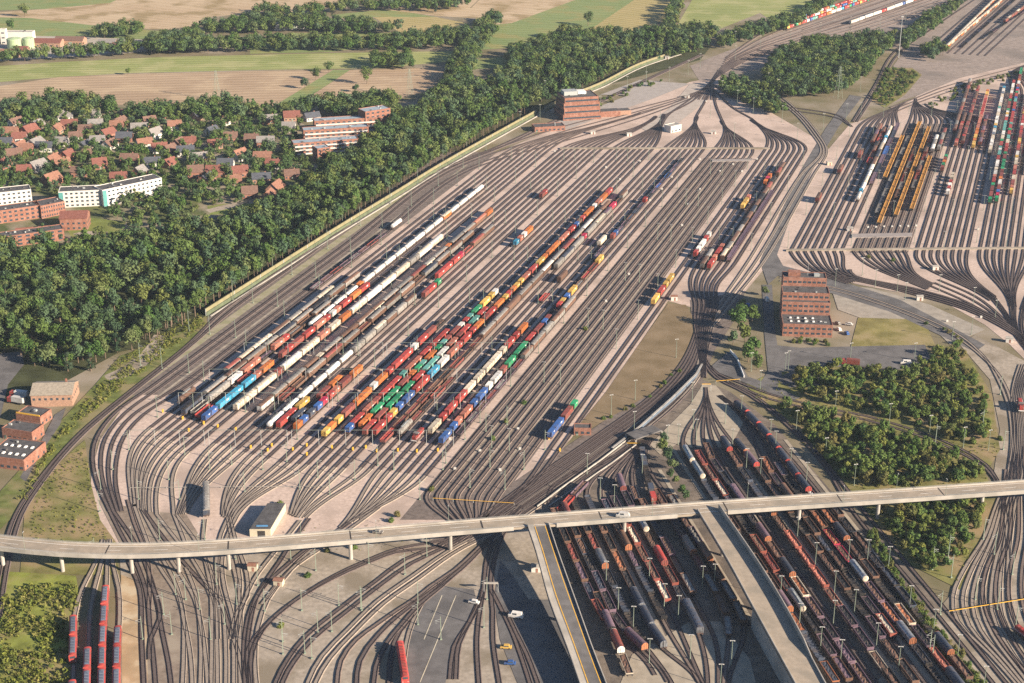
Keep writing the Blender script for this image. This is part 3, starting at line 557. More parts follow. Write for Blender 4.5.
def hood(L_, c, ce, roof=None):
    n = 10; W = 1.42; z0 = 1.32; zs = 3.0; prof = [(-W, z0), (-W, zs)]
    for i in range(1, n): t = math.pi * (1 - i / n); prof.append((W * math.cos(t), zs + 1.15 * math.sin(t)))
    prof += [(W, zs), (W, z0)]
    b = profile_body(L_ - .5, prof[::-1]); k = len(prof)
    for y in np.arange(-L_ / 2 + .9, L_ / 2 - .5, 1.35):            # seams of the telescopic hoods
        ring = [(x * 1.02, z + .03 if z > zs else z) for x, z in prof]
        b.add([(x, y - .05, z) for x, z in ring] + [(x, y + .05, z) for x, z in ring], [(i, i + 1, k + i + 1, k + i) for i in range(k - 1)], 0)
    ends = []
    for s in (-1, 1):
        e = MB(); ends.append(('end_wall', e, [paint(ce)], (0, 0, 0))); y = s * (L_ / 2 - .25); o = s * .12; pr = [(x * 1.01, z + .02) for x, z in prof]
        vs = [(x, y, z) for x, z in pr] + [(x, y + o, z) for x, z in pr]; kk = len(pr)
        e.add(vs, [tuple(range(kk)) if s < 0 else tuple(range(kk))[::-1], (tuple(range(kk, 2 * kk)))[::-1] if s < 0 else tuple(range(kk, 2 * kk))] + [(i, (i + 1) % kk, kk + (i + 1) % kk, kk + i) for i in range(kk)])
        for x in (-.8, 0, .8): e.box((x, y + s * .16, z0), (.14, .1, 2.6))
    return [('hood', b, [paint(c)], (0, 0, 0)), ('frame', frame_mb(L_, 2.6), [M_FRAME], (0, 0, 0))] + ends + bogies(L_)
def covered(L_, c, cr):
    """long covered bulk wagon: ribbed sides, shallow curved roof"""
    W = 1.42; z0, z1 = 1.3, 3.75
    s = MB(); s.box((0, 0, z0), (2 * W, L_ - .3, z1 - z0))
    for y in np.arange(-L_ / 2 + .6, L_ / 2 - .3, 1.5):
        for x in (-W - .04, W + .04): s.box((x, y, z0 + .05), (.08, .12, z1 - z0 - .15))
    for e in (-1, 1):
        for x in (-.9, -.3, .3, .9): s.box((x, e * (L_ / 2 - .11), z0 + .1), (.12, .08, z1 - z0 - .3))
    n = 8; pr = [(W * 1.03 * math.cos(math.pi * i / n), z1 + .003 + .5 * math.sin(math.pi * i / n)) for i in range(n + 1)]
    r = profile_body(L_ - .2, pr)
    k = len(pr); r.add([(x, -L_ / 2 + .1, z) for x, z in pr], [tuple(range(k))]); r.add([(x, L_ / 2 - .1, z) for x, z in pr], [tuple(range(k))[::-1]])
    for y in np.arange(-L_ / 2 + 1, L_ / 2 - .5, 3.0): r.box((0, y, z1 + .45), (1.0, .9, .12))
    return [('body', s, [paint(c)], (0, 0, 0)), ('roof', r, [paint(cr)], (0, 0, 0)), ('frame', frame_mb(L_, 2.5), [M_FRAME], (0, 0, 0))] + bogies(L_)
def gondola(L_, c, load, hh=1.5, fill=.6):
    s = MB(); W = 1.4; z0 = 1.32; t = .12
    for x in (-W + t / 2, W - t / 2): s.box((x, 0, z0), (t, L_ - .3, hh))
    for e in (-1, 1): s.box((0, e * (L_ / 2 - .2), z0), (2 * W - 2 * t - .006, t, hh))
    for y in np.arange(-L_ / 2 + .5, L_ / 2, 1.6):
        for x in (-W - .05, W + .05): s.box((x, y, z0), (.1, .16, hh - .05))
    for x in (-W - .02, W + .02): s.box((x, 0, z0 + hh + .003), (.2, L_ - .25, .1))
    ld = MB(); r = random.Random(int(L_ * 10) + ord(c[0])); nx, ny = 4, int(L_ / 1.1); b = []
    for i in range(nx + 1):
        for j in range(ny + 1): b.append((-W + t + .01 + (2 * W - 2 * t - .02) * i / nx, -L_ / 2 + .3 + (L_ - .6) * j / ny, z0 + hh * fill + (.35 * r.random() if 0 < i < nx else 0) * (1 if fill > .2 else .2)))
    ld.add(b, [(i * (ny + 1) + j, (i + 1) * (ny + 1) + j, (i + 1) * (ny + 1) + j + 1, i * (ny + 1) + j + 1) for i in range(nx) for j in range(ny)])
    return [('body', s, [paint(c)], (0, 0, 0)), ('load', ld, [paint(load)], (0, 0, 0)), ('frame', frame_mb(L_, 2.6), [M_FRAMEB], (0, 0, 0))] + bogies(L_)
def carrier(L_, c):
    s = MB()
    for z in (1.35, 3.1):
        s.box((0, 0, z), (2.7, L_ - .3, .12))
        for x in (-1.33, 1.33): s.box((x, 0, z + .123), (.1, L_ - .3, .22))
    for y in np.arange(-L_ / 2 + .6, L_ / 2, 2.6):
        for x in (-1.3, 1.3): s.box((x, y, 1.4), (.12, .16, 2.3))
    return [('decks', s, [paint(c)], (0, 0, 0)), ('frame', frame_mb(L_, 2.5), [M_FRAME], (0, 0, 0))] + bogies(L_)
def crane_frame(L_, c):
    s = MB()
    for x in (-1.25, 1.25): s.box((x, 0, 1.5), (.3, L_ - .1, 1.2))
    for y in np.arange(-L_ / 2 + .4, L_ / 2, 2.4): s.box((0, y, 2.0), (2.2, .8, .5))
    return [('side_beams', s, [paint('o2') if False else M_YELO], (0, 0, 0)), ('frame', frame_mb(L_, 2.4), [M_FRAMEB], (0, 0, 0))] + bogies(L_)
M_YELO = mat('amber_paint', (.52, .27, .065), .7, .2, .6, c3=(.38, .19, .06))
def loco():
    b = MB(); L_ = 12.0
    b.box((0, 1.9, 1.4), (2.0, 6.6, 2.0), bev=.12); b.box((0, -4.6, 1.4), (2.0, 2.4, 1.9), bev=.12)
    for y in (0.6, 2.4, 4.2): b.box((0, y, 3.4), (1.1, .9, .12))
    c = MB(); c.box((0, -2.4, 1.4), (2.9, 1.9, 2.5), bev=.1)
    wn = MB()
    for s in (-1, 1):
        wn.box((0, -2.4 + s * .97, 2.9), (2.3, .05, .75)); wn.box((s * 1.46, -2.4, 2.9), (.05, 1.3, .75))
    rf = MB(); rf.box((0, -2.4, 3.903), (3.0, 2.1, .16), bev=.06)
    f = frame_mb(L_, 2.9); g = MB()
    for x in (-1.45, 1.45):
        for z in (1.9, 2.3): g.tube((x, -5.9, z), (x, 5.4, z), .04, n=4)
    ba = MB()
    for e in (-1, 1): ba.box((0, e * 6.1, 1.0), (2.9, .1, .5))
    return [('engine_hood', b, [paint('r')], (0, 0, 0)), ('cab', c, [paint('r')], (0, 0, 0)), ('window', wn, [M_GLASS], (0, 0, 0)), ('roof', rf, [paint('a')], (0, 0, 0)), ('handrail', g, [M_WHITE], (0, 0, 0)), ('buffer_beam', ba, [M_WHITE], (0, 0, 0)), ('frame', f, [M_FRAME], (0, 0, 0))] + bogies(L_ - 1)
def coach(L_=13.6, roofc='c', cab=False, single=False):
    W = 1.42; hh = 4.5 if not single else 3.9; b = MB(); n = 8; zr = hh - .75
    prof = [(-W, .55), (-W, zr - .2)] + [(W * math.cos(math.pi * (1 - i / n)), zr + .55 * math.sin(math.pi * (1 - i / n))) for i in range(0, n + 1)] + [(W, zr - .2), (W, .55)]
    body = profile_body(L_ - .35, prof[::-1]); k = len(prof)
    for s in (-1, 1): body.add([(x, s * (L_ / 2 - .175), z) for x, z in prof], [tuple(range(k)) if s < 0 else tuple(range(k))[::-1]])
    body.m = [0] * len(body.f)
    rf = MB(); n2 = 8; pr = [(1.25 * math.cos(math.pi * (1 - i / n2)), zr + .08 + .52 * math.sin(math.pi * (1 - i / n2))) for i in range(n2 + 1)]
    q = profile_body(L_ - 2.8, pr[::-1]); rf.add(q.v, q.f)
    for y in np.arange(-L_ / 2 + 2.2, L_ / 2 - 2, 1.9): rf.box((0, y, zr + .6), (1.5, 1.1, .22))
    wd = MB()
    for s in (-1, 1):
        for z in ((1.2, 2.75) if not single else (1.9,)):
            for y in np.arange(-L_ / 2 + 1.6, L_ / 2 - 1.2, 1.6): wd.box((s * (W + .01), y, z), (.05, 1.25, .7))
    if cab:
        wd.box((0, -L_ / 2 + .13, 2.5), (1.9, .1, .9))
    lt = MB()
    if cab:
        for x in (-.95, .95): lt.lathe([(.0, 0), (.16, .0)], (x, -L_ / 2 + .12, 1.3), 8); lt.box((x, -L_ / 2 + .13, 1.2), (.25, .08, .2))
    out = [('body', body, [paint('r')], (0, 0, 0)), ('roof', rf, [paint(roofc)], (0, 0, 0)), ('window', wd, [M_GLASS], (0, 0, 0))]
    if cab: out.append(('headlight', lt, [M_WHITE], (0, 0, 0)))
    return out + bogies(L_)
def container_mb(L_, c):
    mb = MB(); W = 2.44; Hh = 2.6
    mb.box((0, 0, .02), (W - .12, L_ - .12, Hh - .06))
    for x in (-1, 1):
        for y in (-1, 1): mb.box((x * (W / 2 - .08), y * (L_ / 2 - .08), 0), (.16, .16, Hh))
        mb.box((x * (W / 2 - .06), 0, Hh - .14), (.12, L_ - .33, .13)); mb.box((x * (W / 2 - .06), 0, .01), (.12, L_ - .33, .16))
        for y in np.arange(-L_ / 2 + .5, L_ / 2 - .3, .6): mb.box((x * (W / 2 - .06), y, .18), (.07, .26, Hh - .34))
    for y in np.arange(-L_ / 2 + .6, L_ / 2 - .3, 1.2): mb.box((0, y, Hh - .04), (W - .35, .5, .03))
    for e in (-1, 1):
        mb.box((0, e * (L_ / 2 - .07), Hh - .14), (W - .33, .13, .13))
        for x in (-.75, -.25, .25, .75): mb.tube((x, e * (L_ / 2 - .03), .15), (x, e * (L_ / 2 - .03), Hh - .15), .03, n=4)
    if L_ > 7:
        for x in (-1, 1): mb.box((x * (W / 2 - .01), L_ * .18, 1.35), (.05, 2.2, .75), 1)
    else:
        for x in (-1, 1): mb.box((x * (W / 2 - .01), .8, 1.5), (.05, 1.2, .55), 1)
    return mb
def vehicle(tok):
    """token -> (category, adjective, parts, length, loads)"""
    if tok in KINDS: return KINDS[tok]
    t, _, a = tok.partition(':')
    if t == 'C':
        ls = [12.19 if ch.isupper() else 6.06 for ch in a]; L_ = sum(ls) + .35 * (len(ls) - 1) + 1.0
        r = ('container wagon', 'flat', flat_parts(L_, 'n'), L_, [(ch.lower(), l) for ch, l in zip(a, ls)])
    elif t == 'F': r = ('flat wagon', PALN[a[0]] + ' empty', empty_flat(18.5, a[0]), 18.5, [])
    elif t == 'T': r = ('tank wagon', PALN[a[0]] + (' and ' + PALN[a[1]] + '-ended' if len(a) > 1 else ''), tank(15.5, a[0], a[1] if len(a) > 1 else None), 15.5, [])
    elif t == 'H': r = ('hooded wagon', PALN[a[0]] + ' ' + PALN[a[1]] + '-ended', hood(12.8, a[0], a[1]), 12.8, [])
    elif t == 'V': r = ('covered wagon', PALN[a[0]], covered(21, a[0], a[1]), 21, [])
    elif t == 'B': r = ('bulk wagon', PALN[a[0]], covered(14, a[0], a[1]), 14, [])
    elif t == 'G': r = ('open wagon', PALN[a[0]], gondola(14.5, a[0], a[1], 1.35, .62), 14.5, [])
    elif t == 'E': r = ('low wagon', PALN[a[0]], gondola(13, a[0], a[1], .55, .35), 13, [])
    elif t == 'K': r = ('car carrier', PALN[a[0]], carrier(25, a[0]), 25, [])
    elif t == 'Y': r = ('beam wagon', 'amber', crane_frame(17, 'y'), 17, [])
    elif t == 'L': r = ('locomotive', 'red', loco(), 12, [])
    elif t == 'D': r = ('double-deck coach', 'red and dark blue', coach(13.6, 'h', a == 'c'), 13.6, [])
    elif t == 'S': r = ('passenger coach', 'red', coach(24, 'r', True, True), 24, [])
    elif t == 'x': r = (None, None, None, float(a), [])
    KINDS[tok] = r; return r
ORD = ['', 'first', 'second', 'third', 'fourth', 'fifth', 'sixth', 'seventh', 'eighth', 'ninth', 'tenth', '11th', '12th', '13th', '14th', '15th', '16th', '17th', '18th', '19th', '20th', '21st', '22nd', '23rd'] + ['%dth' % i for i in range(24, 31)] + ['31st', '32nd', '33rd'] + ['%dth' % i for i in range(34, 41)] + ['41st', '42nd', '43rd'] + ['%dth' % i for i in range(44, 51)] + ['51st', '52nd', '53rd'] + ['%dth' % i for i in range(54, 61)]
VEH = []; CON = []
def train(path, seq, desc, d0=0.0, d1=None, rev=False, flip=0.0):
    """vehicles from d0 on along the path until d1; desc names the train"""
    toks = seq.split(); d = d0; d1 = path.len if d1 is None else d1; i = 0; n = 0; nc = 0; rr = random.Random(len(VEH))
    while True:
        tok = toks[i % len(toks)]; cat, adj, parts, L_, loads = vehicle(tok)
        if d + L_ * (.6 if i else .1) > d1: break
        if cat:
            p0, _ = path.at(d + 2.2); p1, _ = path.at(d + L_ - 2.2); c = (p0 + p1) / 2; a = math.atan2(p1.y - p0.y, p1.x - p0.x) - math.pi / 2
            n += 1; z = RZ
            VEH.append(dict(tok=tok, cat=cat, adj=adj, loc=(c.x, c.y, z), rz=a, n=n, desc=desc))
            y = -L_ / 2 + .5
            for ch, l in loads:
                yy = y + l / 2; nc += 1
                CON.append(dict(c=ch, l=l, loc=(c.x - yy * math.sin(a), c.y + yy * math.cos(a), z + 1.29), rz=a, n=nc, desc=desc)); y += l + .35
        d += L_ + (1.15 if cat else 0); i += 1
    return n
def lt(i, k, y0, y1, seq, desc, la=LA, tu=None):
    u = (tu or TU)[i, k]; return train(Path([Vector(la.row(u, y0)), Vector(la.row(u, y1))]), seq, desc)
def rt(i, k, y0, y1, seq, desc): return lt(i, k, y0, y1, seq, desc, tu=TUR)
# --- left classification bundle, from the wood to the right: (group, track, near row, far row)
lt(0, 0, 405, 396, 'T:n', 'single track nearest the wood')
lt(0, 1, 376, 293, 'B:am B:ne V:ae V:an B:ea V:na V:ae B:an', 'grey train with one red end next to the wood')
lt(0, 2, 417, 275, 'V:ck V:na V:an V:na B:na V:ac V:na', 'long brown and black covered train near the wood')
lt(0, 3, 417, 302, 'G:ak V:aa C:W C:Ll E:kp C:Lr G:na G:nk V:na', 'mixed train left of the sky blue train')
lt(0, 4, 421, 376, 'G:rm E:nk E:kn G:mr C:Rr G:mn', 'red wagon train left of the sky blue train')
lt(0, 5, 424, 366, 'C:bb C:SS C:Sl C:O C:SS C:SS C:S E:nk E:nk E:nn', 'sky blue container train')
lt(0, 5, 361, 288, 'C:m C:rM C:R C:Lr C:wl C:R C:OR C:Lr C:tT C:RR C:RR', 'red container train with one teal box')
lt(0, 7, 413, 242, 'V:ee V:ee C:m V:ew V:ee C:L C:ee C:O V:ew V:ww V:we V:ee B:aa V:we V:ew V:ew V:we V:we V:ee C:sb C:bb C:ll C:Lo C:T', 'long beige covered train')
lt(0, 4, 330, 190, 'T:w T:w T:w T:w C:o T:w T:w T:w T:w T:w T:w T:w T:w B:oe T:w T:w T:w T:w T:w T:w T:wa T:w T:we T:w T:w T:w B:an', 'longest white tank train')
lt(1, 1, 414, 209, 'B:wn B:na V:na B:nn C:e V:na V:nn V:an B:en V:na V:na V:nm B:ea V:na C:o V:na V:na V:nl C:O V:no V:na V:nm V:na V:an V:on V:na V:ne', 'brown covered train right of the beige train')
lt(1, 2, 404, 234, 'G:mn G:nn V:na V:nm V:na G:nm V:na V:an V:na G:nn V:ac V:na V:an V:na V:na G:nc V:na V:na V:an C:G', 'dark brown train with one green box')
lt(1, 5, 300, 283, 'C:mR C:g', 'short maroon and green cut among empty tracks'); lt(1, 4, 281, 233, 'C:RR C:Rq G:mn V:nm V:na C:rr V:mn', 'red and brown train among empty tracks')
def ut(u, y0, y1, seq, desc): return train(Path([Vector(LA.row(u, y0)), Vector(LA.row(u, y1))]), seq, desc)
ut(-404.5, 231, 221, 'T:w T:w', 'short white cut nearest the barrier'); ut(-404.5, 292, 238, 'E:pa E:pn E:mk E:pk', 'low purple wagon train nearest the barrier')
lt(1, 4, 431, 296, 'T:w T:w T:w T:w T:w T:wa B:aa B:aa B:ae B:na B:aa B:an B:aa B:ee B:aa C:wW C:R B:aa B:ak B:aa', 'white tank train with grey rear')
lt(1, 5, 431, 398, 'C:Rr C:Y E:ac B:ac B:ae B:aa E:ka B:ae', 'short train led by a red box')
lt(1, 6, 426, 372, 'C:cc E:ck C:M C:oo E:kn C:b C:O E:nk', 'short dark blue and orange train')
lt(1, 7, 433, 364, 'C:ob C:c C:bq C:rl C:M C:O C:oO C:ol C:Ll B:aa B:ae C:wb C:s B:ew', 'orange container train with a white end')
lt(2, 2, 440, 321, 'C:yo C:y C:M C:oO C:wO C:r C:RR C:w C:RM E:kn C:WW C:l C:w C:W C:R E:nk C:mw C:yy C:Y C:m C:yy', 'container train led by a yellow box')
lt(2, 4, 436, 330, 'C:bR C:Lm C:RR C:t C:Ll C:R C:RR C:R C:qR C:g C:R C:q C:RR C:r', 'train led by a short blue box')
lt(2, 5, 432, 290, 'C:oo C:G C:gG C:M C:o C:gt C:O C:g C:tm C:Mw C:rt C:G C:Y C:yw C:W C:tw C:WW C:w C:Y C:ry C:R C:RM C:Rr', 'green container train with an orange lead box')
lt(2, 6, 438, 308, 'C:mr C:M C:gG C:G C:R C:tT C:W C:L C:mR C:T C:rr C:RY C:RR C:rr C:R C:wr C:RR C:R C:g C:ww', 'container train led by a maroon box')
lt(2, 7, 438, 194, 'C:R C:ry C:b C:B C:rR C:S C:W C:Lr C:R C:rO C:mR C:O C:yr C:oy C:yL C:R C:Yo C:OO C:lL C:R C:bn C:r C:oO C:w C:LO C:R C:rt C:M C:R C:b C:bB C:cr C:a C:aw C:ab C:M C:Q C:RR C:qQ C:RY C:g', 'longest train, led by red box')
lt(3, 0, 446, 207, 'G:mr G:nm G:nm G:mn G:nn G:nk G:mn E:nk G:nm V:na V:na V:nn V:na V:na V:nw V:na V:nm V:na V:nw V:na V:nn V:ne V:na V:nw V:na V:na V:ne B:ea B:ew B:ee G:mn', 'long brown train beside the longest container train')
lt(3, 1, 439, 382, 'T:a E:nm E:nk G:mn E:nm E:nn G:mr E:na', 'low rusty wagon train led by a grey tank')
lt(3, 1, 271, 191, 'B:aa V:ac V:aa C:q V:aa V:ae B:ap C:Q E:nk B:an V:mn', 'grey covered train in the middle of the bundle')
lt(3, 3, 444, 434, 'L:', 'spot right of the grey tank train')
lt(3, 4, 437, 330, 'C:E C:r C:R C:RE C:E C:EE C:e C:R C:r C:O C:b C:y C:RO C:m G:mn E:nk E:mk G:rm G:rm', 'container train led by a beige box')
lt(3, 6, 447, 262, 'C:B C:bl C:L C:b C:B C:w C:W C:m C:G C:gG C:R C:M C:bm E:kn C:ry C:b C:Y E:na G:nr G:mn C:yy C:Y C:m C:yy C:Y C:o C:y C:ry C:yY C:b C:L C:R G:pm G:pm E:pk', 'container train led by a dark blue box')
lt(3, 7, 438, 300, 'E:pk E:pa E:pn E:pm E:pa E:pk E:pm B:an V:na B:aa V:an V:na B:aa V:an V:na V:na B:an', 'low purple train right of blue-led train')
# single wagons and short cuts standing in the left bundle
lt(1, 6, 200, 194, 'C:mr', 'lone pair on the empty tracks')
lt(2, 1, 248, 231, 'C:s C:l C:wO', 'short cut of three beside empty tracks')
lt(3, 4, 248, 240, 'B:ee', 'open track left of the yellow tank boxes')
lt(3, 3, 304, 297, 'E:rm', 'red frame row'); lt(3, 3, 284, 278, 'B:nn', 'lone brown place')
lt(3, 5, 262, 158, 'E:cp E:pc E:ck C:mb E:cp E:pk E:nc E:cc E:pc C:r E:ck E:cp E:pb E:pc E:bk', 'row of dark empty wagons in the open tracks')
lt(4, 7, 437, 398, 'C:BB C:m C:g C:L', 'five-box row beside the brick hut') if False else train(Path([Vector(L(549, 441)), Vector(L(580, 402))]), 'C:bB C:M C:g C:L', 'short container row above the brick hut')
lt(5, 0, 307, 276, 'C:Y C:R C:y', 'yellow and red row beside the brown mound')
lt(5, 1, 259, 235, 'C:r C:w C:W', 'red and white row on the right tracks')
lt(5, 3, 270, 255, 'B:an B:aa', 'grey pair on the right tracks'); lt(5, 4, 271, 250, 'C:R C:l', 'red pair on the right tracks')
lt(5, 5, 262, 180, 'B:ne B:ea V:an B:na B:nk B:nn B:ac B:kn B:ck B:an B:nm B:kk B:nc', 'dark bulk train left of the purple carriers')
lt(5, 6, 263, 192, 'K:p K:p K:p K:p K:p', 'purple car carrier train'); lt(5, 5, 178, 168, 'B:nm B:kn', 'dark pair')
lt(5, 3, 211, 196, 'C:yY C:l', 'yellow row in the right tracks'); lt(5, 4, 187, 178, 'C:o C:q', 'pink and orange pair')
# --- right bundle
rt(0, 0, 203, 200, 'B:mn', 'lone brown place by the service road'); rt(0, 1, 175, 170, 'B:mn', 'lone far place by the service road'); rt(0, 3, 160, 150, 'C:Mn', 'pair near the far end')
rt(0, 6, 203, 130, 'T:w C:s T:w T:e T:w B:ww V:en V:ec V:ne', 'white tank train beside the blue car carriers'); rt(0, 7, 186, 128, 'K:p K:c K:p K:b', 'blue car carrier train')
rt(0, 4, 146, 126, 'V:mn B:mp', 'maroon pair near the far end'); rt(0, 5, 166, 130, 'G:rm G:nm B:mn B:nk', 'low red train')
rt(1, 0, 180, 138, 'Y:', 'leftmost amber beam train'); rt(1, 2, 226, 124, 'Y:', 'second amber beam train from the left'); rt(1, 4, 218, 127, 'Y:', 'third amber beam train from the left'); rt(1, 6, 212, 157, 'Y:', 'rightmost amber beam train')
rt(1, 3, 200, 150, 'F:n F:a F:m', 'empties between amber trains'); rt(1, 5, 190, 140, 'F:a F:m B:mn', 'right empties between amber trains'); rt(1, 1, 215, 140, 'F:a F:c', 'left empties between amber trains'); rt(1, 6, 154, 140, 'B:aw B:ea', 'grey pair')
rt(1, 7, 152, 132, 'C:a B:am B:na', 'grey and maroon row')
rt(2, 0, 173, 158, 'C:m C:g C:o', 'maroon green and orange row'); rt(2, 2, 183, 176, 'C:e', 'lone beige place'); rt(2, 2, 197, 184, 'C:w C:r', 'red and white pair')
rt(2, 0, 134, 84, 'B:mn B:ma V:mn B:mn B:nm', 'maroon bulk train'); rt(2, 1, 148, 118, 'C:lr B:mn B:mn C:M', 'red-brown row'); rt(2, 2, 146, 90, 'B:mn C:r B:nm C:mn C:M B:mn', 'maroon row left of the long orange train')
rt(2, 4, 150, 90, 'C:Y C:o C:YO C:oL C:LL C:lR C:Rr C:R C:RL', 'long yellow and red container train'); rt(2, 5, 147, 120, 'B:mp B:mn C:m', 'maroon row right of the long yellow train')
rt(2, 7, 155, 90, 'C:E C:w C:WE C:v C:we C:s C:yW C:W C:EW C:t', 'whitish container train')
rt(3, 0, 205, 84, 'C:g C:M C:M C:g C:R C:lW C:e C:wW C:R C:T C:wt C:R C:gE C:ww C:TT C:tR C:w C:yw', 'container train led by a green box')
rt(3, 1, 204, 72, 'C:g C:q C:bM C:W C:oM C:mg C:G C:g C:M C:gR C:RE C:T C:R C:gR C:tR C:RR C:bR C:R C:Tb C:R', 'second green-led container train')
rt(3, 3, 196, 96, 'C:y C:l C:ME C:R C:L C:Ee C:yW C:mR C:oY C:MR C:R C:wR C:Rm', 'right-hand train led by yellow box')
rt(3, 5, 176, 130, 'C:YO C:m C:O', 'container row at the right border'); rt(3, 6, 160, 110, 'C:m C:R C:rb', 'red row at the right border')
# --- far terminals
for j, (s_, d_) in enumerate((('C:yR C:go C:Rw C:bT C:Rr C:OW C:Ws C:Rg C:bR', 'front container row of the far terminal'), ('C:OO C:rw C:Tm C:RW C:yr C:Wo C:gR C:bb C:RT', 'second container row of the far terminal'), ('C:mR C:rY C:Wb C:Rr C:gW C:ro C:TR', 'back container row of the far terminal'))):
    train(Path([Vector(L(786 - j * 3, 30.5 - j * 2.2)), Vector(L(893 - j * 6, -7))]), s_, d_)
train(Path([Vector(L(850, 25)), Vector(L(925, -2))]), 'V:we C:W V:ww V:we C:R V:we V:ww C:b V:we C:mR', 'white covered row of the far terminal')
for j, (s_, d_) in enumerate((('B:de B:oe B:ee', 'left amber row of the far sidings'), ('B:ee B:de B:ne B:oe', 'right amber row of the far sidings'), ('F:k F:c F:k', 'left dark row of the far sidings'), ('F:c F:k F:p', 'right dark row of the far sidings'), ('B:mn B:ne B:mn', 'maroon row of the far sidings'))):
    x = [944, 950, 962, 982, 1004][j]; train(Path([Vector(L(x, [52, 46, 48, 40, 24][j])), Vector(L(x + [58, 62, 60, 70, 40][j], -6))]), s_, d_)
# --- lower yard (paths run from the throat towards the camera)
def yt(key, y0, y1, seq, desc):
    p = LP[key]
    def d_at(y):
        best = min(range(0, int(p.len)), key=lambda d: abs(proj(*p.at(d)[0])[1] - y)); return best
    a, b = d_at(y0), d_at(y1); return train(Path([p.at(t)[0] for t in np.arange(a, b + 3, 3.0)]), seq, desc)
Q = 'of the lower yard'
yt(('L', 0), 514, 626, 'G:nn G:nk G:nm G:np E:pc G:im H:cd', 'first lower-yard track from the left ramp')
yt(('L', 1), 510, 660, 'H:md G:nk E:cn E:ck G:pc G:pk E:pk H:pd E:in', 'second lower-yard track from the left ramp')
yt(('L', 2), 500, 640, 'F:k G:nk G:nm H:vd E:ck F:c F:k E:cn', 'third lower-yard track from the left ramp')
yt(('L', 3), 500, 648, 'F:c G:nn G:nk G:nd G:nk H:cv H:cv H:cv T:vw', 'fourth lower-yard track from the left ramp')
yt(('L', 4), 505, 626, 'G:pc G:nk H:nd E:kp F:c F:k E:bk G:nn G:nk', 'fifth lower-yard track from the left ramp')
yt(('L', 5), 500, 606, 'E:pk G:im G:ie E:in G:mn G:ie E:im T:ve', 'sixth lower-yard track from the left ramp')
yt(('L', 6), 498, 632, 'F:c T:ve E:kn H:rm G:in E:ck V:vc T:ve', 'seventh lower-yard track from the left ramp')
yt(('L', 7), 505, 610, 'G:nn F:c G:pn E:kn G:na F:p G:nn', 'eighth lower-yard track from the left ramp')
yt(('L', 8), 495, 640, 'G:nn E:nm G:pn H:ad G:nm G:na G:nn E:na', 'ninth lower-yard track from the left ramp')
yt(('L', 9), 500, 640, 'G:na E:nn G:pa H:nd G:nn G:na', 'tenth lower-yard track from the left ramp')
yt(('R', 0), 452, 690, 'T:ve T:ve F:c E:pk G:nn F:k G:nk G:nn H:pd E:cd F:c E:dc F:c T:vr G:nm G:nk', 'lower-yard track beside the right ramp')
yt(('R', 1), 456, 690, 'G:im G:mn G:ie G:cp F:k G:in G:im E:ik T:ve G:kk G:pk G:np G:kp G:pk E:pk', 'second lower-yard track from the right ramp')
yt(('R', 2), 448, 690, 'G:nn E:pk G:ck V:np E:ck H:pd G:nn H:cd G:ed G:pn G:pk G:pp G:pn G:pk', 'third lower-yard track from the right ramp')
yt(('R', 4), 444, 690, 'H:cr G:nn E:ck F:c H:vd E:kn G:il G:ml G:il E:in G:pk G:pk E:en G:kn F:k G:pk', 'lower-yard track left of middle lamps')
yt(('R', 5), 446, 690, 'H:cd H:pr G:nk E:kn G:nk F:k G:nk E:kn G:nk F:k G:pk E:kn G:nk G:il', 'first lower-yard track right of middle lamps')
yt(('R', 6), 462, 640, 'G:nd E:pk H:nd G:kn G:nk E:kc G:kn F:k E:pk G:ie E:kp H:md', 'second lower-yard track right of middle lamps')
yt(('R', 7), 466, 690, 'E:pc F:k G:nd G:nd E:qd E:qn T:ve G:pn G:pd H:vd E:ck F:k H:cd E:ik E:kc H:nd', 'third lower-yard track right of middle lamps')
yt(('R', 8), 408, 690, 'H:cr H:cr H:cr H:cr H:cr H:cr H:cr G:iw G:nd H:cd G:kn G:nk F:k G:ed G:pk G:il H:cd G:nn T:vd G:pk H:nd G:pn', 'fourth lower-yard track right of middle lamps')
yt(('R', 9), 505, 690, 'G:nk E:ck G:kn E:ck G:kc G:ck F:k H:cd G:nn H:cd G:nm G:nk', 'lower-yard track beside the hedge')
train(Path([Vector(p) for p in smooth([L(596, 598), L(606, 622), L(620, 655), L(634, 690)])]), 'G:nk H:pk H:mw E:en', 'outer left siding')
train(Path([Vector(p) for p in smooth([L(604, 622), L(620, 645), L(638, 664), L(650, 690)])]), 'T:ve V:sc', 'outer left siding with the blue wagon') if False else None
train(Path([Vector(L(642, 452)), Vector(L(647, 480)), Vector(L(652, 500)), Vector(L(658, 520))]), 'F:c F:k C:c C:r G:nm', 'siding beside the row of bushes')
train(Path([Vector(L(586, 487)), Vector(L(566, 508)), Vector(L(556, 520))]), 'G:pn G:rm L:', 'outermost siding under the flyover')
train(Path([Vector(L(619, 482)), Vector(L(624, 497)), Vector(L(633, 515))]), 'H:pm G:pk', 'purple pair siding'); train(Path([Vector(L(632, 490)), Vector(L(640, 512))]), 'E:cn', 'blue pair siding')
